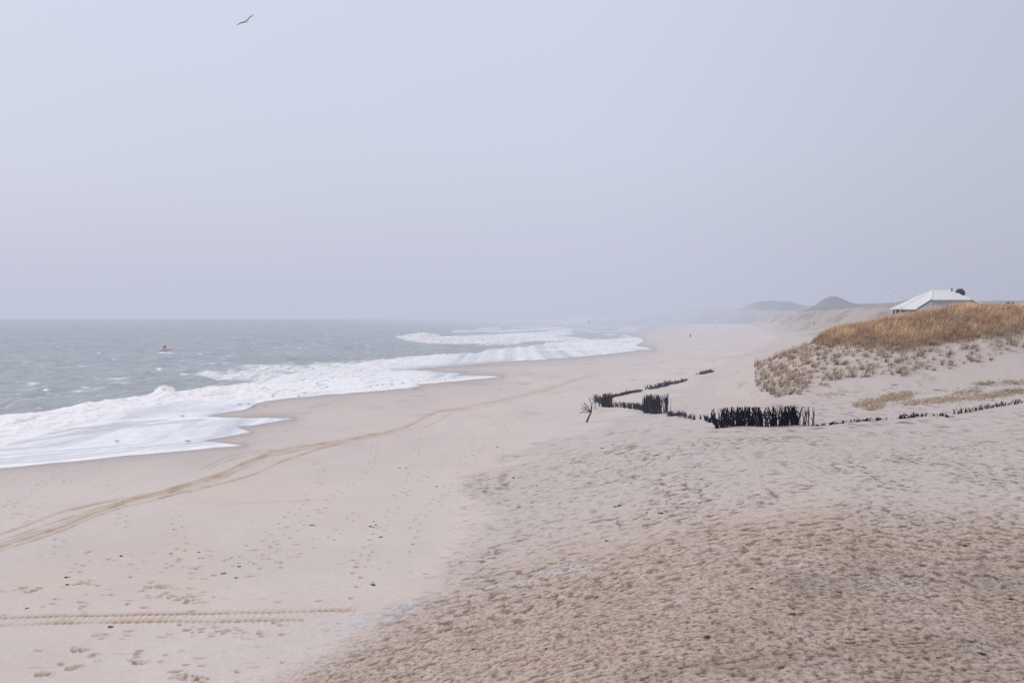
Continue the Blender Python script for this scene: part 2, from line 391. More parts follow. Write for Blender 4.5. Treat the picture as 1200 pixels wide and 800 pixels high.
for k, (pts, w, a) in enumerate([(p_, w_ * .7, min(1, a_ * 1.2)) for p_, w_, a_ in TRACKS] + [([(u_, v_ + .005 * (v_ - 373) + 1.4 + (v_ - 430) * .012) for u_, v_ in TRACKS[0][0][:13]], 1.0, .7), ([(u_, v_ - .010 * (v_ - 373) - .8) for u_, v_ in TRACKS[0][0][:11]], .9, .55)]):
    q = near & (U > pts[0][0] - 15) & (U < pts[-1][0] + 15) & (Vv > min(p[1] for p in pts) - 12) & (Vv < max(p[1] for p in pts) + 12)
    uu = U[q]; vv = Vv[q] + .7 * perlin(X[q] / 1.1, Y[q] / 3, 70 + k)
    d, s = pldist(uu, vv, pts, True)
    prof = np.exp(-(d / w) ** 2)
    if pts[0][1] > 700: a = a * 1.25
    if pts[0][1] > 700:
        tread = .72 + .3 * np.sin(X[q] * 36 + Y[q] * 3 + 2.5 * perlin(X[q] * 3, Y[q], 88))
    else:
        tread = np.clip(.78 + .45 * fbm(X[q] / .8, Y[q] / 3, 75 + k, 3), .2, 1.2)
    tread = tread * np.clip(.85 + .5 * perlin(s / 37.0, s * 0, 90 + k), .35, 1.2) * (1 - .5 * ss(400, 620, uu)) * np.clip(.75 + .6 * fbm(X[q] / 1.6, Y[q] / 1.1, 95 + k, 3), .25, 1.1)
    m = np.zeros(X.shape); m[q] = np.clip(prof * a * tread, 0, 1)
    C = cmix(C, OCHRE, m * .85)
    mc = np.zeros(X.shape); mc[q] = np.clip(np.exp(-((d - .35 * w) / (.42 * w)) ** 2) * a * tread, 0, 1); C = cmix(C, (.27, .185, .12), mc * .75)
    DZ[q] += (-.04 * prof + .03 * np.exp(-((d - 1.8 * w) / (.7 * w)) ** 2)) * a * tread * np.clip(60 / Y[q], .3, 1)

# footprints ----------------------------------------------------------
CD = np.zeros(X.shape, np.float32)
def stamp(x0, y0, ang, la, lb, depth, dark):
    Rr = max(la, lb) * 1.7
    i0, i1 = np.searchsorted(rows, [y0 - Rr, y0 + Rr]); w = math.sqrt(max(y0, 0) ** 2 + 225)
    if i1 - i0 < 1: i1 = i0 + 1
    j0, j1 = np.searchsorted(cols, [(x0 - Rr) / w - .0007, (x0 + Rr) / w + .0007])
    if j1 - j0 < 1: return
    dx = X[i0:i1, j0:j1] - x0; dy = Y[i0:i1, j0:j1] - y0; c, s = math.cos(ang), math.sin(ang)
    r = ((dx * c + dy * s) / la) ** 2 + ((-dx * s + dy * c) / lb) ** 2
    bowl = np.exp(-r * r); rim = np.exp(-((r - 1.7) / .6) ** 2)
    DZ[i0:i1, j0:j1] += -depth * bowl + depth * .45 * rim
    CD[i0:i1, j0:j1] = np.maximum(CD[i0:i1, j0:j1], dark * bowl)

pr = random.Random(5)
def walk(px_pts, dark=.5, double=True, gap=.72):
    P = [ground(*p) for p in px_pts]
    for a, b in zip(P[:-1], P[1:]):
        n = max(1, int((b - a).length / gap)); an = math.atan2(b.y - a.y, b.x - a.x)
        for k in range(n):
            if pr.random() < .3: continue
            p = a.lerp(b, (k + pr.random() * .4) / n); sdz = (k % 2 - .5) * (.3 if double else .1)
            stamp(p.x - math.sin(an) * sdz, p.y + math.cos(an) * sdz, an + pr.gauss(0, .15), .15, .075, .03, dark * pr.uniform(.5, 1.8))
for w in [[(70, 630), (72, 655), (100, 668), (118, 682)], [(205, 600), (215, 640), (180, 690), (100, 688)], [(440, 515), (436, 545), (420, 560), (395, 580), (340, 625), (285, 680)],
          [(0, 690), (60, 700), (140, 702), (260, 700), (360, 705), (420, 690)], [(150, 647), (210, 647), (320, 645)], [(405, 700), (440, 630), (480, 570), (490, 520), (505, 500)],
          [(0, 757), (60, 768), (70, 800)], [(590, 495), (570, 525), (520, 545), (450, 590)], [(610, 480), (585, 512), (588, 560)], [(130, 560), (145, 600), (142, 620)],
          [(370, 540), (380, 560), (330, 615), (250, 670)], [(420, 600), (380, 640), (300, 675), (260, 690)], [(90, 530), (100, 545), (60, 560), (0, 600)], [(545, 500), (560, 530), (490, 610), (470, 660)],
          [(0, 690), (50, 695), (90, 692)], [(180, 745), (250, 742), (330, 760)]]:
    walk(w, .5)
for (u, v, n, sx, sy) in [(30, 690, 10, 20, 3), (100, 683, 16, 16, 3), (190, 687, 12, 13, 2), (215, 700, 26, 30, 6), (125, 745, 8, 20, 5), (245, 740, 20, 40, 6), (50, 790, 7, 9, 3), (162, 775, 8, 7, 2),
                          (92, 762, 7, 8, 2), (225, 793, 18, 17, 4), (90, 782, 7, 10, 3), (380, 597, 6, 8, 2), (20, 600, 26, 30, 14), (60, 545, 20, 60, 8), (210, 500, 10, 20, 6), (340, 500, 20, 60, 8), (560, 500, 16, 40, 16), (260, 660, 20, 60, 14), (120, 655, 16, 60, 14), (300, 735, 16, 60, 10),
                          (60, 560, 16, 60, 10), (330, 640, 14, 50, 20), (430, 655, 10, 30, 20), (500, 540, 16, 40, 16), (340, 520, 10, 50, 8), (150, 700, 30, 110, 20), (200, 770, 18, 110, 15), (480, 480, 10, 40, 10)]:
    for k in range(n):
        g = ground(u + pr.gauss(0, sx) * .6, min(812, v + pr.gauss(0, sy) * .6))
        stamp(g.x, g.y, pr.uniform(0, 3.1), pr.uniform(.07, .17), pr.uniform(.05, .1), .03, pr.uniform(.35, 1.0))
# trampled sand of the dune foot
nst = 0
def patch_at(x, y):
    w = math.sqrt(y * y + 225); return PATCH_R[min(np.searchsorted(rows, y), NR - 1), min(np.searchsorted(cols, x / w), NC - 1)] ** 1.3
while nst < 34000:
    y0 = 17 + (100 - 17) * pr.random() ** 1.15; x0 = pr.uniform(-.25, .42) * y0
    e = x0 - float(np.interp(y0, TOE[:, 0], TOE[:, 1])) + pr.gauss(0, 1.1)
    nst += 1
    if e < 0 or pr.random() > patch_at(x0, y0): continue
    if y0 > 55 and pr.random() < .45: continue
    sz = pr.uniform(.45, 1.3); q0 = pr.random() ** 2.4
    la = (.028 + .0014 * y0) * sz * (1.9 if pr.random() < .06 else 1)
    stamp(x0, y0, pr.gauss(.14, .22), la * 1.25, la * pr.uniform(.4, .8), la * pr.uniform(.10, .28), .15 + 1.0 * q0)
# coarse heaps and fine roughness in the churned sand
sp = fbm(X / .55, Y / .8, 101, 3); sp2 = fbm(X / 1.6, Y / 2.2, 103, 3)
sp3 = fbm(X / .22, Y / .34, 108, 3)
YS_ = Y - .22 * X
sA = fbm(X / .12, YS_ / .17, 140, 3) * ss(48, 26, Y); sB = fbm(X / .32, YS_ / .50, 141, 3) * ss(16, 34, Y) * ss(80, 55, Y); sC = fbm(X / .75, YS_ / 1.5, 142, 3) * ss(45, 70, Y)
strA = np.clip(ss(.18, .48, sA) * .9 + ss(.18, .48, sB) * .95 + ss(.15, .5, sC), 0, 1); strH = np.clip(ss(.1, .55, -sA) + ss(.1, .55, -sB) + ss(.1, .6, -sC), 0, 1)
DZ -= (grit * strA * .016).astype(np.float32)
DZ += (grit * (.008 * sp3 * ss(60, 25, Y) + .009 * sp + .018 * sp2)).astype(np.float32)
DZ += ((1 - churn) * near * (.006 * sp2 + .035 * fbm(X / 9, Y / 14, 104, 3)) * ss(260, 100, Y)).astype(np.float32)
# wind-cut furrows low on the right
fur = px_blob([(700, 808), (795, 782), (892, 768), (967, 760), (1020, 755), (1114, 749), (1260, 738)], 15, nz=3)
fl = fbm((Y - .16 * X) / .55, X / 9, 105, 3)
DZ += (fur * .016 * fl).astype(np.float32)
for pts in ([(795, 782), (830, 778), (860, 775), (893, 768)], [(967, 760), (995, 757), (1020, 755)], [(1050, 754), (1085, 751), (1114, 749)], [(690, 612), (725, 607)], [(572, 642), (587, 638)]):
    q = (np.abs(Vv - pts[0][1]) < 22) & (U > pts[0][0] - 8) & (U < pts[-1][0] + 8) & near
    d = pldist(U[q], Vv[q] + 1.2 * perlin(X[q] / .5, Y[q] / .9, 106), pts); p = np.exp(-(d / .75) ** 2) * ss(-.7, .2, perlin(X[q] / .35, Y[q] / 2, 107))
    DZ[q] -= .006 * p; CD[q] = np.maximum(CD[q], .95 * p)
C *= (1 - (grit * strA)[..., None] * np.array([.50, .56, .59], np.float32) + (grit * strH * .07)[..., None]).astype(np.float32)  # dips painted darker, crests lighter, to match the relief shading
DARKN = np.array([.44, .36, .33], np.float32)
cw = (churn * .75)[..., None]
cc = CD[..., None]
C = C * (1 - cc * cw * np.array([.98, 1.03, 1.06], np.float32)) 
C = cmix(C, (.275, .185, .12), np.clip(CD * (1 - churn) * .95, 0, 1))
# speckle of shell grit and damp crumbs
spk = perlin(X / .16, Y / .42, 110); spk2 = perlin(X / .07, Y / .25, 111)
C *= (1 - (.42 * ss(.42, .8, spk) * grit + .05 * ss(.5, .9, spk2) * nearness))[..., None].astype(np.float32)
C *= (1 + grit * (.07 * sp3 + .06 * sp + .05 * sp2))[..., None].astype(np.float32)
strk = perlin(X / .9, Y / 3.8, 112)
C = cmix(C, DAMP, .5 * ss(.38, .72, strk) * churn * ss(28, 60, Y) * ss(150, 90, Y) * ss(-.3, .5, mid))

# dune ground: litter under the grass
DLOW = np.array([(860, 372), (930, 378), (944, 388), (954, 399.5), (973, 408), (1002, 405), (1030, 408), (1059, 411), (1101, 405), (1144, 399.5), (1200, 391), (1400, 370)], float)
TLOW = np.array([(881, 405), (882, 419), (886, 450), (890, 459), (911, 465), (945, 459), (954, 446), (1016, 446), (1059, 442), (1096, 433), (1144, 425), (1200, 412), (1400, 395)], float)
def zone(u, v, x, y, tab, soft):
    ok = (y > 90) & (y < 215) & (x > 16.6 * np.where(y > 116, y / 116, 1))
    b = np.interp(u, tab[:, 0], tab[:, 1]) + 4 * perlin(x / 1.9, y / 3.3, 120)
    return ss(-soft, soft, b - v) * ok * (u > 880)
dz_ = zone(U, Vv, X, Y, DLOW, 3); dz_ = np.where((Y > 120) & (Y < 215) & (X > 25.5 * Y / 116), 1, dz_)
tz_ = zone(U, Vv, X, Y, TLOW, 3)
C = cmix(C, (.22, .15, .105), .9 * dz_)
C = cmix(C, (.40, .335, .28), .3 * tz_ * (1 - dz_))
# far dunes: thin grass over sand
xf = np.interp(Y, FT[:, 0], FT[:, 1])
fd = ss(-4, 12, X - xf + 8 * fbm(X / 25, Y / 60, 130, 3)) * (Y > 225)
C = cmix(C, (.31, .255, .215), fd * .9)
C = cmix(C, (.17, .145, .12), fd * .75 * ss(-.1, .45, fbm(X / 9, Y / 24, 131, 5)))
C = cmix(C, (.47, .42, .40), fd * .45 * ss(.4, .7, fbm(X / 22, Y / 70, 132, 3)) * ss(60, 20, X - xf))
C = np.clip(C, .01, .9)
Z = Z + DZ
Vt = np.stack([X.ravel(), Y.ravel(), Z.ravel()], 1)
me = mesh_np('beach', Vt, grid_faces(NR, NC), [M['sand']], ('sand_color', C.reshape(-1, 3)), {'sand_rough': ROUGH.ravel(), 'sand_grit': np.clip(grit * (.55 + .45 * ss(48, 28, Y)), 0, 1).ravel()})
tag(new_obj('beach', me), 'pale wind-blown sand beach rising to dunes', kind='structure')
del Vt, big, mid, fine, st, strk, spk, spk2

def gz(x, y):
    """height of the finished land"""
    w = math.sqrt(max(y, 0) ** 2 + 225); i = min(max(np.searchsorted(rows, y) - 1, 0), NR - 2); j = min(max(np.searchsorted(cols, x / w) - 1, 0), NC - 2)
    fy = (y - rows[i]) / (rows[i + 1] - rows[i]); fx = (x / w - cols[j]) / (cols[j + 1] - cols[j])
    return float((Z[i, j] * (1 - fx) + Z[i, j + 1] * fx) * (1 - fy) + (Z[i + 1, j] * (1 - fx) + Z[i + 1, j + 1] * fx) * fy)
def on_ground(u, v):
    p = ground(u, v); return Vector((p.x, p.y, gz(p.x, p.y)))

# ------------------------------------------------------------------ FAR HILLS
def hills(name, y0, depth, sky, cols_, label, seed, rough=1.2):
    sky = np.array(sky, float); nx, ny = 260, 60
    u = np.linspace(sky[0, 0], sky[-1, 0], nx); yy = np.linspace(-depth, depth, ny)
    UU, YY = np.meshgrid(u, yy); xx = (UU - CX) / F * y0
    top = EYE + (HV - np.interp(UU, sky[:, 0], sky[:, 1])) / F * y0
    prof = np.clip(1 - (YY / depth) ** 2, 0, 1) ** .8
    n = fbm(xx / 30, YY / 40, seed, 5) * rough * prof
    z = -1 + (top + 1) * prof + n
    col = np.empty(z.shape + (3,)); col[:] = cols_[0]; col = cmix(col, cols_[1], ss(-.2, .5, fbm(xx / 25, YY / 18, seed + 3, 4)))
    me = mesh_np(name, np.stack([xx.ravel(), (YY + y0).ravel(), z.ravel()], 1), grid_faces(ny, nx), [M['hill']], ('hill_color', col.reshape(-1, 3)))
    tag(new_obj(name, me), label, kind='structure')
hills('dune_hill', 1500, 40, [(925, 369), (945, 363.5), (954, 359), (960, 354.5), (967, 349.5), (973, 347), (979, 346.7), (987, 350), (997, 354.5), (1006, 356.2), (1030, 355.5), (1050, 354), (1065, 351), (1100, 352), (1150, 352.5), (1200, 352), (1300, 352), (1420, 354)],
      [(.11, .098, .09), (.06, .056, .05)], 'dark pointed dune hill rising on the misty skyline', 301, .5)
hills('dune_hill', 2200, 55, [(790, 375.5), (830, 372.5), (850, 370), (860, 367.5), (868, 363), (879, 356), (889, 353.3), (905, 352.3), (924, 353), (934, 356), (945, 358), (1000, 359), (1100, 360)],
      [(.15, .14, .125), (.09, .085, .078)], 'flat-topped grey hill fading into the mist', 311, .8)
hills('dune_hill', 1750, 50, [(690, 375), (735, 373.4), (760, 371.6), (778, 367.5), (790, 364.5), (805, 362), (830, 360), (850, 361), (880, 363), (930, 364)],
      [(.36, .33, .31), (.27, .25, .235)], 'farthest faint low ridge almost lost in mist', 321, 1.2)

# ------------------------------------------------------------------ SEA
rs = np.concatenate([[-60, 0, 30], geo_rows([(45, 420, 1.0032), (420, 1600, 1.006), (1600, 16000, 1.03)]), [16500]])
tcs = np.concatenate([-(.40 * 1.06 ** np.arange(1, 34))[::-1], np.arange(-.40, .20, .0007), .20 * 1.07 ** np.arange(1, 26)])
wr = np.where(rs > 0, np.sqrt(np.maximum(rs, 0) ** 2 + 225), 15.0)
SX = wr[:, None] * tcs[None, :]; SY = np.repeat(rs[:, None], len(tcs), 1)
LZ = land(SX, SY)
ref = np.clip(LZ, 0, .6)
SU, SV = pix(SX, SY, ref)
sds = np.full(SX.shape, -60.0)
q = (SY > 40)
sds[q] = water_sd(SU[q], SV[q], SX[q], SY[q])
deep = ss(0, 22, np.interp(SY, SH[:, 0], SH[:, 1]) - SX)
def n2(a, b, s): return perlin((SX + .25 * SY) / a, (SY - .25 * SX) / b, s)
amp = ss(2600, 300, SY)
wz = deep * (.26 * n2(7, 24, 201) + .30 * n2(22, 60, 202) + .21 * n2(3.0, 7.5, 203) * ss(1200, 200, SY) + .08 * n2(1.5, 3.2, 204) * ss(360, 90, SY)) * (.25 + .75 * amp)
ridge = 1 - np.abs(n2(13, 34, 205)); wz += deep * .26 * (ridge ** 4 - .3) * amp
wz2 = wz - wz.mean()

# surf zones (drawn on the water where the photograph shows them)
BORE = [(-120, 506), (0, 488.5), (40, 484.5), (80, 479.5), (110, 473.5), (140, 470), (172, 466.5), (183, 461.5), (194, 458.5), (206, 463.5), (225, 459), (243, 454.8), (262, 453), (285, 452), (296, 449.5), (325, 452), (360, 447), (420, 441),
        (430, 452.5), (400, 455.5), (327, 463.5), (296, 467.7), (233, 470.3), (192, 475), (150, 480.5), (125, 485.5), (87, 497.5), (50, 509), (25, 514), (10, 519), (-120, 535)]
BREAK2 = [(215, 441), (250, 436), (270, 433.5), (290, 430), (312, 427.5), (345, 425.5), (355, 429), (366, 425), (400, 424), (430, 421.5), (470, 419.5), (505, 417.5), (560, 414.5), (600, 410.5), (640, 405.5), (680, 401),
          (720, 397), (745, 393), (770, 400), (765, 409), (745, 412), (690, 418), (640, 422), (600, 423.5), (565, 421), (520, 425), (475, 431), (440, 434), (470, 436), (530, 441), (495, 450), (430, 458), (340, 466), (300, 468), (280, 452), (300, 446), (262, 444)]
FARBR = [(463, 395), (478, 391.8), (492, 390), (503, 390.5), (520, 394.3), (560, 393), (600, 391), (640, 388), (668, 386), (672, 390), (640, 394), (665, 397), (630, 400), (600, 403.5), (575, 406), (560, 402.5), (515, 403.5), (490, 402), (472, 398)]
def zn(poly, soft, wob=2.0, seed=210):
    u = SU + wob * 2.5 * n2(3, 9, seed) + wob * 1.5 * n2(.9, 3, seed + 2); v = SV + wob * .55 * n2(2.2, 8, seed + 1) + wob * .4 * n2(.8, 2.6, seed + 3)
    out = np.zeros(SX.shape); q = (SY > 60) & (SU > -400) & (SU < 850)
    d = pldist(u[q], v[q], poly + [poly[0]]); ins = inside(u[q], v[q], poly)
    out[q] = ss(-soft, soft, np.where(ins, d, -d)); return out
zb = zn(BORE, 1.6, 2.2); z2 = zn(BREAK2, 2.2, 2.4, 215); zf = zn(FARBR, 1.1, 1.4, 220)
def zl(pts, w, seed=230, nz=1.0):
    out = np.zeros(SX.shape); q = (SY > 60) & (SU > pts[0][0] - 20) & (SU < pts[-1][0] + 20)
    out[q] = np.exp(-(pldist(SU[q], SV[q] + nz * n2(2.5, 8, seed)[q], pts) / w) ** 2); return out
film = ss(-.2, .35, sds) * (SV > np.interp(SU, [-120, 0, 80, 150, 300, 400, 470, 560, 640, 760], [506, 489, 480, 470, 450, 430, 420, 415, 405, 396]) - 2)
dsh = SX - np.interp(SY, SH[:, 0], SH[:, 1]); lace = fbm(dsh / 1.5 + .3 * perlin(SX / 3, SY / 9, 247), SY / 14, 240, 5); lace2 = fbm((SY - np.clip(1.24 + (SY - 100) * .009, 1, 4) * SX) / (3.4 * np.clip(SY / 110, .8, 4)), SX / 20, 241, 5); cell = np.abs(fbm(SX / 1.1, SY / 3.0, 243, 4))
WAT = (.150, .172, .180); FOAM = (.74, .71, .725); FILM = (.63, .635, .68)
SCo = np.empty(SX.shape + (3,), np.float32); SCo[:] = WAT
tone = fbm(SX / 22, SY / 60, 244, 4)
chop = fbm((SX + .2 * SY) / 4.5, SY / 15, 246, 4)
SCo *= (1 + .22 * tone + .5 * chop - .5 * ss(.22, .5, chop) * ss(1500, 300, SY))[..., None]
chopf = fbm((SX + .2 * SY) / 14, SY / 70, 248, 5) * ss(150, 500, SY); chopn = fbm((SX + .15 * SY) / 1.3, SY / 6.5, 249, 4) * ss(500, 120, SY)
SCo *= (1 + .30 * chopf + .4 * chopn - .45 * ss(.3, .48, chopn) - .35 * ss(.25, .5, chopf))[..., None]
# foam drifting on the water between the breakers
drift = ss(.28, .62, lace + .25 * lace2) * ss(-70, -5, SV - np.interp(SU, [0, 250, 450, 760], [470, 425, 400, 385])) * (SV > 378)
SCo = cmix(SCo, (.42, .43, .45), .55 * drift * (sds > 0))
farw = ss(-.05, .45, fbm(dsh / 16, SY / 190, 251, 4)) * ss(540, 600, SU) * ss(376.2, 378, SV) * ss(413, 409, SV)
fm = film * np.clip(.86 + .42 * lace2 + .2 * lace, .3, 1)
SCo = cmix(SCo, FILM, fm)
SCo = cmix(SCo, (.33, .325, .34), film * .6 * zl([(10, 520), (50, 513.5), (100, 507), (150, 500), (220, 494), (250, 489)], 1.5) )
SCo = cmix(SCo, (.35, .345, .36), film * .7 * zl([(50, 509), (87, 502), (150, 497.5), (200, 491)], 1.2, 231))
SCo = cmix(SCo, FOAM, film * .8 * zl([(60, 502), (150, 492), (250, 490), (345, 490)], 1.2, 232))
SCo = cmix(SCo, (.36, .35, .365), film * .75 * zl([(460, 433), (490, 431), (540, 428), (570, 425.5), (600, 421)], 2.6, 233))
SCo = cmix(SCo, FOAM, film * .85 * zl([(-60, 556), (0, 547.5), (60, 542), (130, 535), (200, 529), (262, 523), (285, 521.5)], 2.0, 234, .3))
SCo = cmix(SCo, FOAM, film * .9 * zl([(300, 470), (340, 465), (430, 457), (500, 448), (590, 441)], 1.6, 235, .3))
f2 = z2 * np.clip(.80 + .75 * lace + (.3 + .7 * ss(470, 600, SU)) * lace2 - .2 * ss(470, 600, SU) - .3 * ss(.1, .5, fbm(SX / 3, SY / 12, 252, 4)) * ss(445, 430, SV), 0, 1); SCo = cmix(SCo, (.68, .68, .70), f2)
SCo = cmix(SCo, (.50, .50, .55), film * .75 * zl([(150, 484), (200, 481), (240, 480), (270, 478)], 4.0, 239))
fb = zb * np.clip(.95 + .55 * lace - .6 * ss(.18, .0, cell) * ss(.2, .9, lace2 + .6) * .5, 0, 1); SCo = cmix(SCo, FOAM, fb)
ff2 = zf * np.clip(.9 + .8 * lace + .5 * lace2, 0, 1); SCo = cmix(SCo, (.70, .69, .71), ff2)
face = zl([(232, 455.2), (250, 453.2), (268, 451.8), (290, 450.8)], 1.5, 236, .8); SCo = cmix(SCo, (.10, .105, .11), .8 * face * np.clip(.7 + 1.2 * lace, 0, 1) * ss(228, 250, SU) * ss(296, 275, SU))
face2 = zl([(483, 416), (497, 414.3), (506, 412.6), (512, 415)], 1.3, 237, .8); SCo = cmix(SCo, (.13, .14, .15), .8 * face2)
SCo = cmix(SCo, (.15, .16, .17), .7 * zl([(560, 407), (575, 405), (590, 404.5)], 1.6, 238))
# distant lines of white water toward the vanishing beach
hz = .75 * farw * (sds > 0)
for k, (pts, w, a) in enumerate([([(530, 388.5), (570, 387.6), (600, 388), (660, 383.4)], .8, .8), ([(600, 383.5), (650, 380.5)], .6, .6), ([(560, 385), (585, 384.3)], .8, .7), ([(590, 387.5), (640, 386), (670, 385)], .7, .6),
                                ([(600, 392), (650, 394.5), (700, 400), (760, 407)], 1.6, .8), ([(640, 404), (690, 400.5), (740, 398)], 1.3, .7), ([(660, 378.5), (695, 377.3), (700, 377.6)], .6, .6), ([(705, 379), (760, 380)], .8, .6),
                                ([(725, 386), (755, 385)], 1.2, .55), ([(690, 388), (745, 388.5)], .9, .45), ([(620, 397), (700, 399.5)], 1.2, .7), ([(700, 374.9), (770, 375.4)], .6, .6), ([(640, 410), (700, 408), (755, 406)], 1.3, .8), ([(250, 438.7), (225, 438.6), (212, 438.4)][::-1], .7, .8)]):
    hz = np.maximum(hz, a * zl(pts, w * 1.3, 260 + k, .8) * 1.25)
SCo = cmix(SCo, (.70, .70, .73), np.clip(hz, 0, 1) * np.clip(.9 + .6 * lace, 0, 1) * (sds > 0))
# whitecaps on open water
wc = ss(.58, .8, fbm((SX + .3 * SY) / 3.2, SY / 9, 270, 4) + .12 * n2(30, 50, 271)) * ss(60, 110, SY) * ss(1400, 300, SY)
SCo = cmix(SCo, (.6, .61, .63), .8 * wc * (film < .1))
for (u, v, du) in [(49, 431.2, 3), (148, 448.6, 10), (93, 456.6, 6), (138, 443.4, 10), (191, 414.3, 4), (198, 414.6, 4), (186, 433, 3), (53, 457, 3), (40, 451.5, 10), (100, 452, 5)]:
    k = np.exp(-((SU - u) / du) ** 2 - ((SV - v) / 1.0) ** 2) * np.clip(.6 + lace, 0, 1); SCo = cmix(SCo, (.72, .72, .74), np.clip(k * 1.4, 0, 1))
bub = fbm(SX / .6, SY / 1.9, 250, 4); rough_f = np.clip(zb + z2 + zf, 0, 1)
SCo *= (1 + .10 * bub * film - rough_f * (.28 * ss(.10, .55, bub) + .22 * ss(.15, .6, lace)))[..., None]  # soft grey foam shading painted into the colour
foamy = np.clip(np.maximum.reduce([fm * .85, fb, f2, ff2, hz]), 0, 1)
# relief
for (u, v, du, h) in [(27, 434, 13, .55), (122, 430, 12, .5), (8, 468, 9, .25), (10, 474, 14, .25), (47, 452, 9, .4), (150, 437, 20, .35), (40, 476, 9, .15), (300, 421.5, 22, .5), (360, 422, 18, .45), (330, 420.6, 20, .3)]:
    wz2 += h * np.exp(-((SU - u) / du) ** 2 - ((SV - v) / 1.3) ** 2)
lump = fbm(SX / 1.3, SY / 2.2, 280, 4)
wz2 += .26 * zb * ss(-6, 10, np.interp(SU, [-120, 0, 150, 300, 420], [535, 518, 480, 466, 452]) - SV) * (.75 + .5 * lump)
wz2 += .28 * face + .3 * face2 + z2 * .14 * (lump + .6) * ss(455, 430, SV) + zf * .22 * (.6 + .8 * lump)
wz2 += .42 * np.exp(-((SU - 193) / 13) ** 2 - ((SV - 463) / 4) ** 2) * (1 + .9 * lump) * (SY < 175)
wz2 += .55 * np.exp(-((SU - 494) / 12) ** 2 - ((SV - 394) / 3) ** 2) * (1 + .6 * lump)
lift = .018 + .012 * ss(0, 1.2, sds)
surf = np.maximum(wz2, LZ + lift)
surf = np.where(LZ > -.15, np.maximum(LZ + lift, np.minimum(wz2, LZ + .5) * (foamy > .3)), surf)
tin = ss(-.35, .15, sds)
SZ = np.where(sds > .4, surf, surf * tin + np.minimum(LZ - .25, -.1) * (1 - tin))
SZ = np.where((sds < -20), np.minimum(LZ - 1.0, -.6), SZ)
SZ = np.where(SY < 44, -.3, SZ)
SR = .26 + .55 * foamy
me = mesh_np('sea', np.stack([SX.ravel(), SY.ravel(), SZ.ravel()], 1), grid_faces(*SX.shape), [M['sea']], ('sea_color', np.clip(SCo, .01, .9).reshape(-1, 3)), {'sea_rough': SR.ravel()})
tag(new_obj('sea', me), 'grey choppy sea with white surf running up the sand', kind='structure')

# ------------------------------------------------------------------ GRASS
def blades(name, P0, hgt, lean, wid, cbase, ctip, label):
    """each blade: five points, one quad and one triangle, as triangles"""
    n = len(P0); an = RNG.uniform(0, 2 * math.pi, n); sx, sy = np.cos(an), np.sin(an)
    up = np.zeros((n, 3)); up[:, 2] = 1
    side = np.stack([sx, sy, 0 * sx], 1) * wid[:, None]
    m1 = P0 + up * (hgt * .55)[:, None] + lean * .35 ; tp = P0 + up * (hgt * .95)[:, None] + lean
    V = np.stack([P0 - side, P0 + side, m1 - side * .8, m1 + side * .8, tp], 1).reshape(-1, 3)
    b = np.arange(n)[:, None] * 5
    T = np.concatenate([b + [0, 1, 3], b + [0, 3, 2], b + [2, 3, 4]], 0)
    c = np.stack([cbase, cbase, cbase * .35 + ctip * .65, cbase * .35 + ctip * .65, ctip], 1).reshape(-1, 3)
    me = mesh_np(name, V, T, [M['grass']], ('blade_color', np.clip(c, .01, .9)), smooth=False)
    return tag(new_obj(name, me), label, kind='stuff')

def land_pts(n, xr, yr):
    x = RNG.uniform(*xr, n); y = RNG.uniform(*yr, n); return x, y
def surf_z(x, y):
    w = np.sqrt(y ** 2 + 225); i = np.clip(np.searchsorted(rows, y) - 1, 0, NR - 2); j = np.clip(np.searchsorted(cols, x / w) - 1, 0, NC - 2)
    return Z[i, j]

# dense marram on the crest
x, y = land_pts(420000, (21, 95), (96, 190))
z = surf_z(x, y); u, v = pix(x, y, z)
d = zone(u, v, x, y, DLOW, 8); d = np.clip(d + .5 * fbm(x / 1.1, y / 1.5, 405, 2) * (d > .03) * (d < .97), 0, 1); d = np.where((y > 120) & (x > 25.5 * y / 116), 1, d)
keep = (d > RNG.random(len(x))) & (u < 1420) & ((y < 140) | (RNG.random(len(x)) < .35))
clump = fbm(x / 1.3, y / 1.8, 401, 3); keep &= (clump > -.55 + .35 * RNG.random(len(x)) - .3)
x, y, z, u, v = x[keep], y[keep], z[keep], u[keep], v[keep]; n = len(x)
clump = fbm(x / 1.3, y / 1.8, 401, 3); broad = fbm(x / 6, y / 7, 402, 3)
h = (.62 + .22 * clump + .1 * RNG.standard_normal(n)).clip(.2, 1.2)
lean = np.stack([.26 + .1 * RNG.standard_normal(n), -.08 + .13 * RNG.standard_normal(n), 0 * x], 1) * h[:, None]
t = np.clip(.5 + .8 * clump + .6 * broad + .15 * RNG.standard_normal(n), 0, 1)[:, None]
lowdark = ss(14, 2, np.interp(u, DLOW[:, 0], DLOW[:, 1]) - v)[:, None] * (y[:, None] < 121)  # shade along the lower grass edge, painted into the blades
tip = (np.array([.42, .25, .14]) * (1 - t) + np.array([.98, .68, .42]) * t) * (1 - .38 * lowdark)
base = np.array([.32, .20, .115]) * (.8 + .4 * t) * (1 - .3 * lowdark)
blades('marram_grass', np.stack([x, y, z - .03], 1), h, lean, np.full(n, .016), base, tip, 'dense rust and straw coloured marram grass over the dune top')

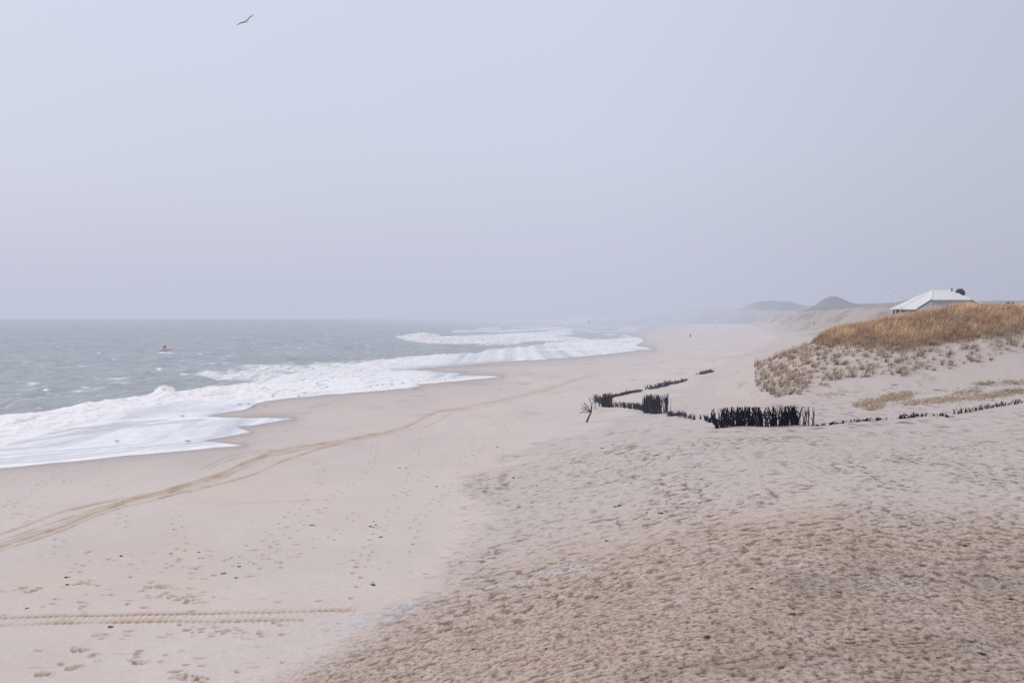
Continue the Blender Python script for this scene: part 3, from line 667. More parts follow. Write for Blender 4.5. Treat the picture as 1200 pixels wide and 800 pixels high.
# planted tufts on the dune face
tx, ty = [], []
for gx in np.arange(16.5, 62, .5):
    for gy in np.arange(91, 119, .66):
        tx.append(gx + random.gauss(0, .26)); ty.append(gy + random.gauss(0, .3))
tx, ty = np.array(tx), np.array(ty); tzz = surf_z(tx, ty); tu, tv = pix(tx, ty, tzz)
a = zone(tu, tv, tx, ty, TLOW, 3)
dens = 1.0 - .2 * ss(960, 1100, tu)
k = (a * dens > RNG.random(len(tx))) & (tu < 1420); tx, ty, tzz = tx[k], ty[k], tzz[k]; nt = len(tx)
per = 20; rep = lambda q: np.repeat(q, per)
size = RNG.uniform(.4, 1.5, nt); tone_t = np.clip(RNG.normal(.55, .28, nt), 0, 1)
ox = RNG.normal(0, .075, nt * per) * rep(size); oy = RNG.normal(0, .075, nt * per) * rep(size)
x = rep(tx) + ox; y = rep(ty) + oy; h = RNG.uniform(.25, .55, nt * per) * rep(size)
lean = np.stack([ox * 1.5 + .16, oy * 1.5 - .02, 0 * x], 1) * RNG.uniform(.6, 1.5, nt * per)[:, None]
t = rep(tone_t)[:, None]
tip = np.array([.32, .20, .135]) * (1 - t) + np.array([.86, .66, .48]) * t
base = np.repeat(np.array([[.06, .035, .03]]), nt * per, 0) + .05 * t  # small shadows at the tuft bases painted into the blade colour
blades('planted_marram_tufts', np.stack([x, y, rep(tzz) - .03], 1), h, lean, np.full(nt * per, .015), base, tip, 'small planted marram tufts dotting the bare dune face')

# flattened straw patches in front of the dune
PATCH = [((1003, 475), (1035, 470), 4.5, 2), ((1035, 467), (1065, 463), 4, 4), ((1060, 473), (1095, 470), 3.5, 1.5), ((1095, 469), (1125, 467), 3.5, 2), ((1118, 461), (1150, 457), 4, 1), ((1135, 468), (1170, 463), 3.5, 2), ((1170, 461), (1200, 457), 4, 2), ((1140, 451), (1165, 449), 3, 1), ((1175, 449), (1200, 448), 3, 1), ((1200, 458), (1250, 452), 4, 2), ((1020, 481), (1030, 474), 3, 1), ((955, 463), (985, 462), 2, .25), ((960, 450), (968, 452), 2, .3)]
xs_, ys_ = [], []
for (a, b, w, dn) in PATCH:
    for _ in range(int(95 * dn)):
        s = random.random(); p = ground(a[0] + (b[0] - a[0]) * s + random.gauss(0, 4), a[1] + (b[1] - a[1]) * s + random.gauss(0, w * .55))
        for _ in range(5): xs_.append(p.x + random.gauss(0, .09)); ys_.append(p.y + random.gauss(0, .12))
x, y = np.array(xs_), np.array(ys_); n = len(x); z = surf_z(x, y)
h = RNG.uniform(.06, .26, n); lean = np.stack([RNG.uniform(.1, .6, n), RNG.normal(0, .12, n), 0 * x], 1) * .6
t = RNG.random(n)[:, None]
tip = np.array([.38, .27, .18]) * (1 - t) + np.array([.66, .52, .36]) * t; base = np.array([.24, .17, .12]) + 0 * t
blades('straw_grass', np.stack([x, y, z - .02], 1), h, lean, np.full(n, .015), base * np.ones((n, 1)), tip, 'flattened yellow straw patches in front of the dune')

# ------------------------------------------------------------------ BRUSH FENCES
def stick_mesh(k, seed, mats=0, h=1.0, fork=True):
    r = random.Random(seed); b = MB(); p = Vector((0, 0, -.18)); pts = [p]; rad = [.030]
    for i in range(5):
        p = p + Vector((r.gauss(0, .028), r.gauss(0, .028), (h + .18) / 5)); pts.append(p); rad.append(.030 - .004 * i)
    rad[-1] = .009
    b.tube(pts, [q * .8 for q in rad], 5)
    for j in range(2):
        dx, dy = r.gauss(0, .045), r.gauss(0, .04); tp = r.uniform(.55, 1.0); sk = r.gauss(0, .05)
        b.tube([q + Vector((dx + sk * i / 5, dy, 0)) for i, q in enumerate(pts[:6 if tp > .75 else 5])], [.013, .012, .011, .009, .007, .005][:6 if tp > .75 else 5], 4)
    for j in range(3 if fork else 0):
        q = pts[1 + j]; e = q + Vector((r.uniform(-.09, .09), r.uniform(-.06, .06), .2 * h + .08 * r.random()))
        b.tube([q, (q + e) / 2 + Vector((r.gauss(0, .01), 0, 0)), e], [.016, .012, .005], 4)
    return b
STK = []
for k in range(8):
    o = stick_mesh(k, 900 + k).build('stick', M['twig']); STK.append(o.data); bpy.data.objects.remove(o)
STT = []
for k in range(5):
    o = stick_mesh(k, 950 + k).build('stick', M['twig2']); STT.append(o.data); bpy.data.objects.remove(o)

def fence(name, pts, spacing, h, hj, thick, label, dens=None, pale=0.0, wob=.05, tilt=.05, leanx=0.0, limit=100):
    P = [on_ground(*p) for p in pts]
    c = P[len(P) // 2]; root = new_obj(name, None, None, c); root.empty_display_size = .3
    tag(root, label, 'fence', 'brushwood fences half buried in the sand')
    L = [0]
    for a, b in zip(P[:-1], P[1:]): L.append(L[-1] + (b - a).length)
    tot = L[-1]; spacing = max(spacing, tot / (limit - 4)); s = 0
    while s <= tot:
        f = s / max(tot, 1e-6); s += spacing * random.uniform(.6, 1.4)
        if dens and random.random() > dens(f): continue
        i = max(0, min(len(P) - 2, np.searchsorted(L, min(s, tot)) - 1)); q = P[i].lerp(P[i + 1], min(1, max(0, (s - L[i]) / max(1e-6, L[i + 1] - L[i]))))
        x, y = q.x + random.gauss(0, wob), q.y + random.gauss(0, wob)
        pl = pale(f) if callable(pale) else pale
        o = new_obj('brushwood_stick', random.choice(STT if random.random() < pl else STK), root)
        hh = (h(f) if callable(h) else h) * random.uniform(1 - hj, 1 + hj * .5); w = thick * random.uniform(.6, 1.35) * (.55 if pl > .5 else 1)
        o.location = Vector((x, y, gz(x, y))) - c; o.scale = (w, w, hh); o.rotation_euler = (random.gauss(0, tilt), random.gauss(leanx, tilt), random.uniform(0, 6.28))
    return root

fence('brushwood_fence', [(841, 501.5), (870, 498.5), (900, 500), (930, 497.5), (951, 499)], .046, .95, .045, 1.95, 'tall black brushwood fence panel standing before the bare dune slope', pale=lambda f: .95 if f > .88 else .18, tilt=.06, wob=.06,
      dens=lambda f: .55 if (f > .88 or .47 < f < .54 or .62 < f < .68 or f < .02) else .98)
fence('brushwood_fence', [(757, 482), (765, 484.5), (773, 484.5), (783, 482.5)], .035, lambda f: .9 + .45 * min(1, f * 4), .12, 1.5, 'bushy rounded black brushwood clump in the middle of the fence line', pale=.12, tilt=.07, wob=.14)
fence('brushwood_fence', [(706, 476), (715, 477)], .022, lambda f: 1.15 if .25 < f < .8 else .8, .12, 1.5, 'short dark brushwood stump at the seaward corner of the fence', pale=.05, tilt=.07, wob=.12)
fence('brushwood_fence', [(697, 469), (706, 474)], .05, .62, .2, .9, 'thin sparse brushwood end beside the corner stump', pale=.7, tilt=.16, wob=.1)
fence('brushwood_fence', [(716, 476), (730, 477), (745, 479), (757, 482)], .04, .50, .3, 1.2, 'knee-high brushwood row joining the stump and the rounded clump', pale=.15, tilt=.12, wob=.08, dens=lambda f: .97)
fence('brushwood_fence', [(784, 484), (800, 488), (815, 491), (828, 492), (840, 497)], .07, .28, .4, 1.3, 'buried brushwood stubs between rounded clump and tall panel', pale=.1, tilt=.18, wob=.09, dens=lambda f: .95)
fence('brushwood_fence', [(716, 466), (728, 463), (740, 460.5), (751, 458.5)], .1, .24, .35, 2.0, 'low back row of brushwood stubs running from the stump', pale=.05, tilt=.25, wob=.1)
fence('brushwood_fence', [(759, 456.5), (770, 454), (785, 450.5), (795, 448.5), (804, 445.5)], .1, lambda f: .42 if .05 < f < .6 else .22, .3, 2.6, 'thick dark half-buried brushwood row farther back', pale=.05, tilt=.25, wob=.2)
fence('brushwood_fence', [(822, 438.5), (828, 437), (834, 435.6)], .1, .28, .4, 2.6, 'small isolated brushwood remnant out on the open sand', pale=.05, tilt=.3, wob=.2)
for pts, lab, hh, dn in [([(956, 499), (972, 497.3), (989, 495.5)], 'faint low stubs just right of the tall panel', .09, .7),
                         ([(998, 494.5), (1018, 493), (1035, 491.5)], 'second run of brushwood stubs below the straw patches', .12, .7),
                         ([(1053, 490.5), (1068, 489.3), (1082, 487.5)], 'third run of brushwood stubs with upright twigs', .2, .8),
                         ([(1094, 487.5), (1104, 486.8), (1112, 488.8)], 'short fourth run of buried brushwood stubs', .13, .8),
                         ([(1117, 485.5), (1140, 482), (1160, 478), (1180, 474.5), (1202, 471.5), (1250, 464)], 'longest dark run of brushwood stubs at the right edge', .21, .93)]:
    fence('brushwood_fence', pts, .08, hh * 1.25, .45, 1.1, lab, pale=.15, tilt=.2, wob=.07, dens=lambda f, dn=dn: dn)

# dead branches beside the stump
def dead_branch(name, base, tips, y, r0, label, seed):
    rr = random.Random(seed); g = on_ground(*base); root = new_obj(name, None, None, g); tag(root, label, 'branch')
    sc = g.y / F
    def loc(u, v, dy=0): return Vector(((u - base[0]) * sc, dy, -(v - base[1]) * sc))
    hub = loc(*y)
    b = MB(); b.tube([Vector((0, 0, -.15)), hub * .45 + Vector((.02, 0, .01)), hub], [r0, r0 * .8, r0 * .6], 6); b.build('trunk', M['branch'], root, smooth=True)
    b = MB()
    for (u, v) in tips:
        e = loc(u, v, rr.uniform(-.25, .25)); m = hub.lerp(e, .5) + Vector((rr.gauss(0, .03), rr.gauss(0, .04), rr.gauss(0, .03)))
        b.tube([hub, m, e], [r0 * .42, r0 * .3, r0 * .12], 5)
        for _ in range(2):
            s = hub.lerp(e, rr.uniform(.4, .8)); b.tube([s, s + (e - hub) * .3 + Vector((rr.gauss(0, .07), rr.gauss(0, .07), rr.gauss(0, .07)))], [r0 * .22, r0 * .08], 4)
    b.build('twigs', M['branch'], root)
dead_branch('dead_branch', (686.5, 494.5), [(680, 473), (683.5, 470.5), (679, 482.5), (686, 473), (691, 466), (681, 478), (694, 471)], (693, 482), .085, 'leafless fan-shaped dead branch leaning in the sand by the stump', 3)
dead_branch('dead_branch', (697, 479), [(692, 463), (695, 465), (699, 461), (697, 468), (702, 466)], (697.5, 474), .045, 'thin bare twiggy branch standing between leaning branch and stump', 4)

# ------------------------------------------------------------------ SEAWEED CLUMPS
def clump_mesh(seed):
    rr = random.Random(seed); b = MB()
    for _ in range(7):
        a = rr.uniform(0, 6.28); c = Vector((rr.gauss(0, .05), rr.gauss(0, .05), .015)); L = rr.uniform(.08, .2)
        d = Vector((math.cos(a) * L, math.sin(a) * L, rr.uniform(0, .05)))
        b.tube([c - d * .5, c + Vector((0, 0, .03)), c + d * .5], [.012, .03, .008], 5, flat=(1, .6))
    return b
CL = []
for k in range(5):
    o = clump_mesh(k).build('seaweed_clump', M['weed'], smooth=True); CL.append(o.data); bpy.data.objects.remove(o)
def clumps(pts, label, s=1.0):
    for (u, v) in pts:
        g = on_ground(u, v); o = new_obj('seaweed_clump', random.choice(CL)); o.location = g; o.rotation_euler.z = random.uniform(0, 6.28)
        o.scale = (s * random.uniform(.7, 1.3),) * 3; tag(o, label, 'seaweed', 'seaweed clumps washed up on the beach')
clumps([(79, 685), (78, 676), (31, 713), (130, 735), (281, 664), (277, 677.5), (142, 651), (233, 647), (262, 672), (200, 648)], 'small dark seaweed clump on the smooth sand left of the trampled slope', .5)
clumps([(365, 615.5), (369, 616), (440, 615), (434, 617), (447, 629), (512, 570), (476, 549), (468, 549), (437, 685), (437.5, 618), (438, 611)], 'small dark seaweed clump near the edge of the trampled sand', .5)
clumps([(583, 524), (706, 525), (718, 521), (732, 517), (721, 593.5), (726, 592.5), (609, 594), (711, 634), (602, 560), (629, 569), (570, 451), (585, 457), (758, 601), (775, 602)], 'tiny dark seaweed clump on the slope below the brushwood fence', .6)
clumps([(1058, 562), (1000, 652), (960, 640), (970, 632), (1185, 701), (1130, 640), (1150, 765), (880, 690), (1100, 770), (830, 745), (640, 760), (555, 760), (700, 700), (930, 720)], 'dark crumb of seaweed among the churned sand at right', .4)

# ------------------------------------------------------------------ GULLS
def gull(flying, seed):
    """~0.42 m long gull facing +x; one continuous body, wings part of it"""
    b = MB(); rr = random.Random(seed)
    prof = [(-.20, .005, .0), (-.17, .018, .0), (-.11, .038, .0), (-.03, .062, -.004), (.05, .066, -.004), (.11, .050, .006), (.15, .034, .03), (.18, .034, .045), (.205, .03, .047), (.222, .015, .044), (.25, .006, .040), (.262, .002, .036)]
    if flying: prof = [(x, r, z * .35) for x, r, z in prof]
    n = 8; vs = []
    for x, r, z in prof:
        for k in range(n):
            a = 2 * math.pi * k / n; vs.append((x, math.cos(a) * r, z + math.sin(a) * r))
    fs = [(i * n + k, i * n + (k + 1) % n, (i + 1) * n + (k + 1) % n, (i + 1) * n + k) for i in range(len(prof) - 1) for k in range(n)]
    b.add(vs, fs, 0)
    b.m = [0 if i // n < 9 else 3 for i in range(len(fs))]
    def wing(s, secs):
        vs = []
        for (y, xf, xb, z, t) in secs: vs += [(xf, s * y, z + t), (xb, s * y, z + t * .4), (xb, s * y, z - t * .4), (xf, s * y, z - t)]
        fs = []
        for i in range(len(secs) - 1):
            for k in range(4): fs.append((i * 4 + k, i * 4 + (k + 1) % 4, (i + 1) * 4 + (k + 1) % 4, (i + 1) * 4 + k))
        m0 = len(b.m); b.add(vs, fs, 1); e = len(secs) - 1
        for i in range(4): b.m[m0 + (e - 1) * 4 + i] = 2
    if flying:
        up = rr.uniform(.0, .16)
        for s in (-1, 1):
            wing(s, [(.03, .10, -.06, .01, .014), (.18, .13, -.035, .05 + up * .5, .011), (.33, .115, -.02, .075 + up, .008), (.48, .045, -.045, .055 + up * 1.1, .005), (.60, -.05, -.085, .03 + up * 1.1, .002)])
        b.add([(-.17, .02, .0), (-.17, -.02, 0), (-.28, -.05, .0), (-.28, .05, 0)], [(0, 1, 2, 3)], 0)
    else:
        for s in (-1, 1):
            wing(s, [(.045, .10, -.05, .02, .012), (.068, .09, -.13, .0, .02), (.055, .03, -.21, -.01, .016), (.03, -.12, -.30, -.005, .006)])
            b.tube([(-.01, s * .025, -.05), (0, s * .025, -.11), (.0, s * .025, -.165)], .006, 4, 3)
            b.add([(-.01, s * .025, -.163), (.035, s * .025 - .018, -.166), (.035, s * .025 + .018, -.166)], [(0, 1, 2)], 3)
    return b
GM = [M['gullwhite'], M['gullgrey'], M['gulldark'], M['beak']]
GS = [gull(False, 1).build('gull', GM, smooth=True), gull(False, 2).build('gull', GM, smooth=True)]
GF = [gull(True, 3).build('gull', GM, smooth=True), gull(True, 4).build('gull', GM, smooth=True), gull(True, 9).build('gull', GM, smooth=True)]
GSd, GFd = [o.data for o in GS], [o.data for o in GF]
for o in GS + GF: bpy.data.objects.remove(o)
ORD = ['first', 'second', 'third', 'fourth', 'fifth', 'sixth', 'seventh', 'eighth', 'ninth', 'tenth', 'eleventh', 'twelfth']
def stand(u, v, label, group, s=.85, rz=None):
    g = ground(u, v + 1.0)
    z = max(g.z, 0) + .03
    o = new_obj('gull', random.choice(GSd)); o.location = (g.x, g.y, z + .166 * s); o.scale = (s,) * 3; o.rotation_euler.z = random.choice([0, 3.14]) + random.gauss(0, .5) if rz is None else rz
    tag(o, label, 'gull', group)
def fly(u, v, y, label, group, s=1.2, rot=None):
    o = new_obj('gull', random.choice(GFd)); o.location = at(u, v, y); o.scale = (s,) * 3
    o.rotation_euler = rot or (random.gauss(0, .25), random.gauss(0, .15), random.uniform(.6, 2.5) * random.choice([1, -1]))
    tag(o, label, 'gull', group)
fly(288.5, 25.3, 60, 'gull gliding alone high in the grey sky', 'gulls', .74, (R(-35), R(8), R(97)))
bpy.context.view_layer.update()
stand(137, 518.5, 'gull standing in thin foam, left of the two nearest gulls', 'gulls standing by the surf', .9, 2.6)
stand(220, 518.5, 'gull standing near the foam tip, right of the two nearest', 'gulls standing by the surf', .9, 3.0)
stand(214, 488.5, 'lone gull in the thin wash behind the two nearest gulls', 'gulls standing by the surf')
for k, (u, v) in enumerate([(281, 474.5), (291, 474), (297, 477)]): stand(u, v, ORD[k] + ' from the left of three gulls on the beige sand gap', 'gulls standing by the surf')
for k, (u, v) in enumerate([(320, 464.5), (350, 465), (357, 461.5)]): stand(u, v, ORD[k] + ' from the left of gulls at the curved foam edge', 'gulls standing by the surf')
for k, (u, v) in enumerate([(434, 453.5), (442, 451.5), (448, 451), (459, 450.5), (472, 449.5)]): stand(u, v, ORD[k] + ' from the left in the row wading in white foam', 'gulls standing by the surf')
for k, (u, v) in enumerate([(490.5, 446.8), (501.5, 446.5), (516, 445.5), (522, 445), (533.5, 443.6)]): stand(u, v, ORD[k] + ' from the left in the row along the upper foam edge', 'gulls standing by the surf')
stand(547, 436, 'gull standing on the grey sheen beyond the foam rows', 'gulls standing by the surf')
for k, (u, v) in enumerate([(619, 419.7), (621.5, 419.8), (624, 419.5), (626.5, 419.6), (632, 419), (640, 418.8), (652, 418.7), (660, 418.9), (668, 418.6)]):
    stand(u, v, ORD[k] + ' from the left in the far line at the surf edge', 'gulls standing by the surf')
FL = [(355, 445, 150), (389.5, 442.5, 150), (366, 433.5, 160), (372, 449.5, 150), (382.5, 453.5, 145), (344.5, 458, 140), (323, 461, 135), (314, 456.5, 140), (311, 476, 112), (487, 456, 150), (282, 432, 180), (257, 443, 160), (164.5, 464.5, 120), (49, 457, 120), (58, 475, 105)]
for k, (u, v, y) in enumerate(FL):
    wh = ['gull flapping low over bright foam, upper one beside a darker gull', 'pale gull with raised wings over the white surf', 'dark-winged gull above the breaking crest', 'gull skimming the foam below the pale raised-wing gull', 'rightmost low gull skimming the flat white foam',
          'gull skimming just above the curved foam edge', 'gull low over foam near the beige sand gap', 'small gull flying above the left end of the flat foam', 'gull landing on wet sand between two foam tongues', 'gull with spread wings at the tip of a foam tongue',
          'gull passing in front of the left end of the breaking crest', 'gull over grey water left of the breaking crest', 'dark gull over grey water by the splash', 'pale gull flying over the open grey water at far left', 'white gull just above the near breaker at far left'][k]
    fly(u, v, y, wh, 'gulls flying over the surf', .0052 * y)

# ------------------------------------------------------------------ PEOPLE
def person(u, v, h, coat, label, rz=0, seed=1, stride=.18):
    g = on_ground(u, v); rr = random.Random(seed)
    J = {'pelvis': ((0, 0, .53), (.085, .095)), 'chest': ((0, .0, .70), (.10, .085)), 'neckb': ((.0, 0, .815), (.055, .05)), 'neck': ((.005, 0, .845), (.032, .032)), 'head': ((.012, 0, .905), (.052, .047)), 'top': ((.008, 0, .955), (.042, .038)),
         'lhip': ((0, .055, .50), (.058, .058)), 'lknee': ((stride * .4, .055, .28), (.038, .038)), 'lank': ((stride * .5, .055, .05), (.024, .024)), 'ltoe': ((stride * .5 + .09, .06, .015), (.02, .015)),
         'rhip': ((0, -.055, .50), (.058, .058)), 'rknee': ((-.02, -.055, .28), (.038, .038)), 'rank': ((-stride * .6, -.055, .06), (.024, .024)), 'rtoe': ((-stride * .6 + .08, -.06, .015), (.02, .015)),
         'lsh': ((0, .105, .80), (.042, .04)), 'lel': ((-.05, .13, .63), (.03, .03)), 'lwr': ((.01, .12, .50), (.02, .02)), 'lha': ((.03, .115, .45), (.02, .012)),
         'rsh': ((0, -.105, .80), (.042, .04)), 'rel': ((.02, -.13, .63), (.03, .03)), 'rwr': ((.08, -.12, .52), (.02, .02)), 'rha': ((.10, -.115, .475), (.02, .012))}
    E = [('pelvis', 'chest'), ('chest', 'neckb'), ('neckb', 'neck'), ('neck', 'head'), ('head', 'top'), ('pelvis', 'lhip'), ('lhip', 'lknee'), ('lknee', 'lank'), ('lank', 'ltoe'), ('pelvis', 'rhip'), ('rhip', 'rknee'), ('rknee', 'rank'), ('rank', 'rtoe'),
         ('neckb', 'lsh'), ('lsh', 'lel'), ('lel', 'lwr'), ('lwr', 'lha'), ('neckb', 'rsh'), ('rsh', 'rel'), ('rel', 'rwr'), ('rwr', 'rha')]
    ks = list(J); me = bpy.data.meshes.new('person'); me.from_pydata([J[k][0] for k in ks], [(ks.index(a), ks.index(b)) for a, b in E], [])
    o = new_obj('person', me); md = o.modifiers.new('skin', 'SKIN')
    for i, k in enumerate(ks): me.skin_vertices[0].data[i].radius = J[k][1]; me.skin_vertices[0].data[i].use_root = (k == 'pelvis')
    sb = o.modifiers.new('sub', 'SUBSURF'); sb.levels = 1; sb.render_levels = 1
    dg = bpy.context.evaluated_depsgraph_get(); em = bpy.data.meshes.new_from_object(o.evaluated_get(dg)); bpy.data.objects.remove(o)
    em.materials.clear()
    for m in (M['cloth_dark'], coat, M['skin']): em.materials.append(m)
    for p in em.polygons:
        z = p.center.z; ay = abs(p.center.y)
        p.material_index = 2 if (z > .835 or (z < .51 and ay > .095)) else (1 if z > .47 else 0); p.use_smooth = True
    o = new_obj('person', em, None, g); o.scale = (h,) * 3; o.rotation_euler.z = rz; tag(o, label, 'person', 'people walking on the far beach')
    hb = MB(); prof = [(.93, .054), (.965, .05), (.985, .036), (.995, .012)]; vs = [(.0 + math.cos(a * math.pi / 5) * r * 1.0 - .004, math.sin(a * math.pi / 5) * r * .92, z) for z, r in prof for a in range(10)]
    hb.add(vs, [(i * 10 + k, i * 10 + (k + 1) % 10, (i + 1) * 10 + (k + 1) % 10, (i + 1) * 10 + k) for i in range(3) for k in range(10)] + [tuple(30 + k for k in range(10))]); hb.build('hair', M['hair'], o, smooth=True)
    return o
person(809, 396.3, 1.85, M['cloth_dark'], 'person in dark clothes walking on the far beach, nearest and tallest', R(80), 1)
person(839, 385.3, 1.75, M['cloth_blue'], 'tiny dark figure on the misty flats beyond the nearest walker', R(100), 2)
person(886, 381.5, 1.75, M['cloth_dark'], 'faint tiny figure close to the foot of the far dunes', R(60), 3)
person(954, 381.0, 1.8, M['cloth_red'], 'figure in a brownish red coat where the grassy dune meets the far sand', R(90), 4)

# ------------------------------------------------------------------ RED AND WHITE BOAT
def boat():
    c = at(195, 413.2, 330); c.z = .55
    root = new_obj('small_boat', None, None, c); tag(root, 'tiny red and white boat tossing on the grey sea', 'boat')
    b = MB(); secs = [(-1.25, .42, .0), (-.6, .52, .0), (.2, .52, .02), (.85, .34, .08), (1.3, .04, .2)]; vs = []
    for x, w, up in secs: vs += [(x, -w, .42 + up), (x, -w * .75, .0 + up * .5), (x, 0, -.15 + up), (x, w * .75, .0 + up * .5), (x, w, .42 + up), (x, w * .9, .36 + up), (x, -w * .9, .36 + up)]
    n = 7; fs = [(i * n + k, i * n + (k + 1) % n, (i + 1) * n + (k + 1) % n, (i + 1) * n + k) for i in range(len(secs) - 1) for k in range(n)] + [tuple(range(n - 1, -1, -1)), tuple(28 + k for k in range(n))]
    b.add(vs, fs); b.build('hull', M['white'], root, smooth=False)
    b = MB(); b.add([(-.7, -.34, .38), (.15, -.34, .38), (.15, .34, .38), (-.7, .34, .38), (-.5, -.24, .86), (-.05, -.24, .86), (-.05, .24, .86), (-.5, .24, .86)], [(4, 5, 6, 7), (0, 1, 5, 4), (1, 2, 6, 5), (2, 3, 7, 6), (3, 0, 4, 7)]); b.build('cabin', M['red'], root)
    b = MB(); b.tube([(-.2, 0, .86), (-.2, 0, 1.2)], .03, 6); b.build('mast', M['dark'], root)
    root.rotation_euler = (R(5), R(-6), R(12)); root.scale = (1.25,) * 3
boat()

# ------------------------------------------------------------------ PAVILION
def pavilion():
    y0 = 200.0; s = y0 / F; gx = (1104 - CX) * s
    base = float(land(gx, y0 + 1)[0]) - .4
    root = new_obj('beach_pavilion', None, None, (gx, y0, base)); tag(root, 'white hip-roofed beach pavilion half hidden behind the grassy dune', 'building')
    def p(u, v, y): return Vector(((u - 1104) * s, y, EYE + (HV - v) * s - base))
    A, B = p(1098, 338.6, 2.0), p(1116, 339.3, 2.0)
    Cc, D = p(1083.5, 351, -3.2), p(1129, 351, -3.2)
    G, Gr = p(1066, 362, -3.2), p(1141, 357, -3.2)
    E, Fr = p(1054, 361, -.6), p(1154, 357.4, -.6)
    E2, F2 = E + Vector((0, 5.4, 0)), Fr + Vector((0, 5.4, 0)); G2, Gr2 = Vector((G.x, 7.2, G.z)), Vector((Gr.x, 7.2, Gr.z))
    b = MB(); th = Vector((0, 0, .12))
    faces = [(A, B, D, Cc), (A, Cc, G, E), (A, E, E2), (A, E2, G2), (B, A, G2, Gr2), (B, Gr2, F2), (B, F2, Fr), (B, Fr, Gr, D)]
    for f in faces:
        n = len(f); b.add(list(f) + [q - th for q in f], [tuple(range(n)), tuple(range(2 * n - 1, n - 1, -1))] )
    rf = b.build('roof', M['roof'], root)
    b = MB()
    for a, c in ((A, Cc), (A, E), (A, B), (B, D), (B, Fr), (Cc, G), (D, Gr)): b.tube([a + Vector((0, -.02, .03)), c + Vector((0, -.02, .03))], .045, 5)
    b.build('ridge_cap', M['roofedge'], rf)
    b = MB()
    for a, c in ((E, G), (Cc, D), (E, E2), (Gr, Fr)): b.tube([a - Vector((0, .05, .1)), c - Vector((0, .05, .1))], .075, 4)
    b.build('fascia', M['roofedge'], rf)
    yf = -2.9; b = MB()
    wl = [(G.x + .25, 0), (Gr.x - .2, 0), (Gr.x - .2, Gr.z - .25), (D.x, D.z - .2), (Cc.x, Cc.z - .2), (G.x + .25, G.z - .2)]
    b.add([(x, yf, z) for x, z in wl] + [(x, yf + .25, z) for x, z in wl], [(0, 1, 2, 3, 4, 5)] + [(i, i + 6, (i + 1) % 6 + 6, (i + 1) % 6) for i in range(6)]); b.build('wall', M['palewall'], root)
    b = MB(); b.add([(E.x + .35, -.2, 0), (G.x + .25, yf, 0), (G.x + .25, yf, G.z - .2), (E.x + .35, -.2, E.z - .25), (E.x + .35, 4.6, 0), (E.x + .35, 4.6, E.z - .25), (G.x + .25, 6.8, 0), (G.x + .25, 6.8, G.z - .2), (Gr.x, 6.8, 0), (Gr.x, 6.8, Gr.z - .3), (Fr.x - .3, 4.6, 0), (Fr.x - .3, 4.6, Fr.z - .3), (Fr.x - .3, -.2, 0), (Fr.x - .3, -.2, Fr.z - .3), (Gr.x - .2, yf, 0), (Gr.x - .2, yf, Gr.z - .3)],
        [(0, 1, 2, 3), (4, 0, 3, 5), (6, 4, 5, 7), (8, 6, 7, 9), (10, 8, 9, 11), (12, 10, 11, 13), (14, 12, 13, 15)]); b.build('wall', M['shadewall'], root)
    # tall glazed front under the raised eave
    n = 7; x0, x1 = Cc.x + .25, D.x - .25; zt = Cc.z - .38
    for k in range(n):
        a = x0 + (x1 - x0) * k / n + .05; c = x0 + (x1 - x0) * (k + 1) / n - .05
        f = MB()
        for q in ((a, a + .06, 1.2, zt), (c - .06, c, 1.2, zt), (a + .06, c - .06, zt - .07, zt), (a + .06, c - .06, 1.2, 1.28)): f.box((q[0], yf - .06, q[2]), (q[1], yf - .003, q[3]))
        fo = f.build('window', M['frame'], root); g = MB(); g.box((a + .062, yf - .03, 1.282), (c - .062, yf - .004, zt - .072)); g.build('pane', M['glass'], fo)
    b = MB(); pr_ = [p(1120.5, 346, .3), p(1121.5, 342.5, .3), p(1124, 340.8, .3), p(1127, 341, .3), p(1129, 342.8, .3), p(1129.8, 346, .3)]
    b.tube(pr_, [.12, .2, .34, .4, .36, .26], 10); b.build('roof_cowl', M['dark'], root, smooth=True)
    b = MB(); b.tube([p(1118, 342, 1.0), p(1118, 339.4, 1.0)], .07, 6); b.tube([p(1118, 339.4, 1.0), p(1118, 338, 1.0)], .13, 6); b.build('flue_pipe', M['dark'], root)
pavilion()
def pole(u, v0, v1, y, label, r=.06):
    a = at(u, v1, y); zb_ = float(land(a.x, a.y)[0]) - .2; top = at(u, v0, y).z - zb_
    root = new_obj('flagpole', None, None, (a.x, y, zb_)); tag(root, label, 'flagpole', 'white poles by the pavilion')
    b = MB(); b.tube([(0, 0, 0), (0, 0, top * .5), (0, 0, top)], [r, r * .85, r * .6], 8); b.build('mast', M['pole'], root, smooth=True)
    b = MB(); b.tube([(0, 0, top), (0, 0, top + .05), (0, 0, top + .12), (0, 0, top + .16)], [r * .6, r * 1.3, r * 1.2, r * .3], 8); b.build('finial', M['frame'], root, smooth=True)
pole(1049.6, 343, 370, 190, 'taller white pole standing left of the pavilion', .075)
pole(1054.6, 349, 368, 192, 'shorter white pole against the left eave of the pavilion', .06)
pole(1181, 329, 356, 170, 'thin white pole rising from the grass beside two dark bins', .045)
def bin_(u, v, w, h, label):
    y = 150.0; a = at(u, v, y); zb_ = float(land(a.x, y)[0]) - .1; ht = a.z - zb_
    root = new_obj('litter_bin', None, None, (a.x, y, zb_)); tag(root, label, 'bin', 'dark bins on the dune top')
    b = MB(); b.tube([(0, 0, 0), (0, 0, ht * .5), (0, 0, ht - h * .3)], [w * .85, w * .95, w], 12); b.build('body', M['dark'], root, smooth=True)
    b = MB(); b.tube([(0, 0, ht - h * .3 + .003), (0, 0, ht - h * .12), (0, 0, ht)], [w * 1.06, w * 1.0, w * .55], 12); b.build('lid', M['dark'], root, smooth=True)
bin_(1182, 353.4, .24, .5, 'wider of two dark bins poking above the dune grass')
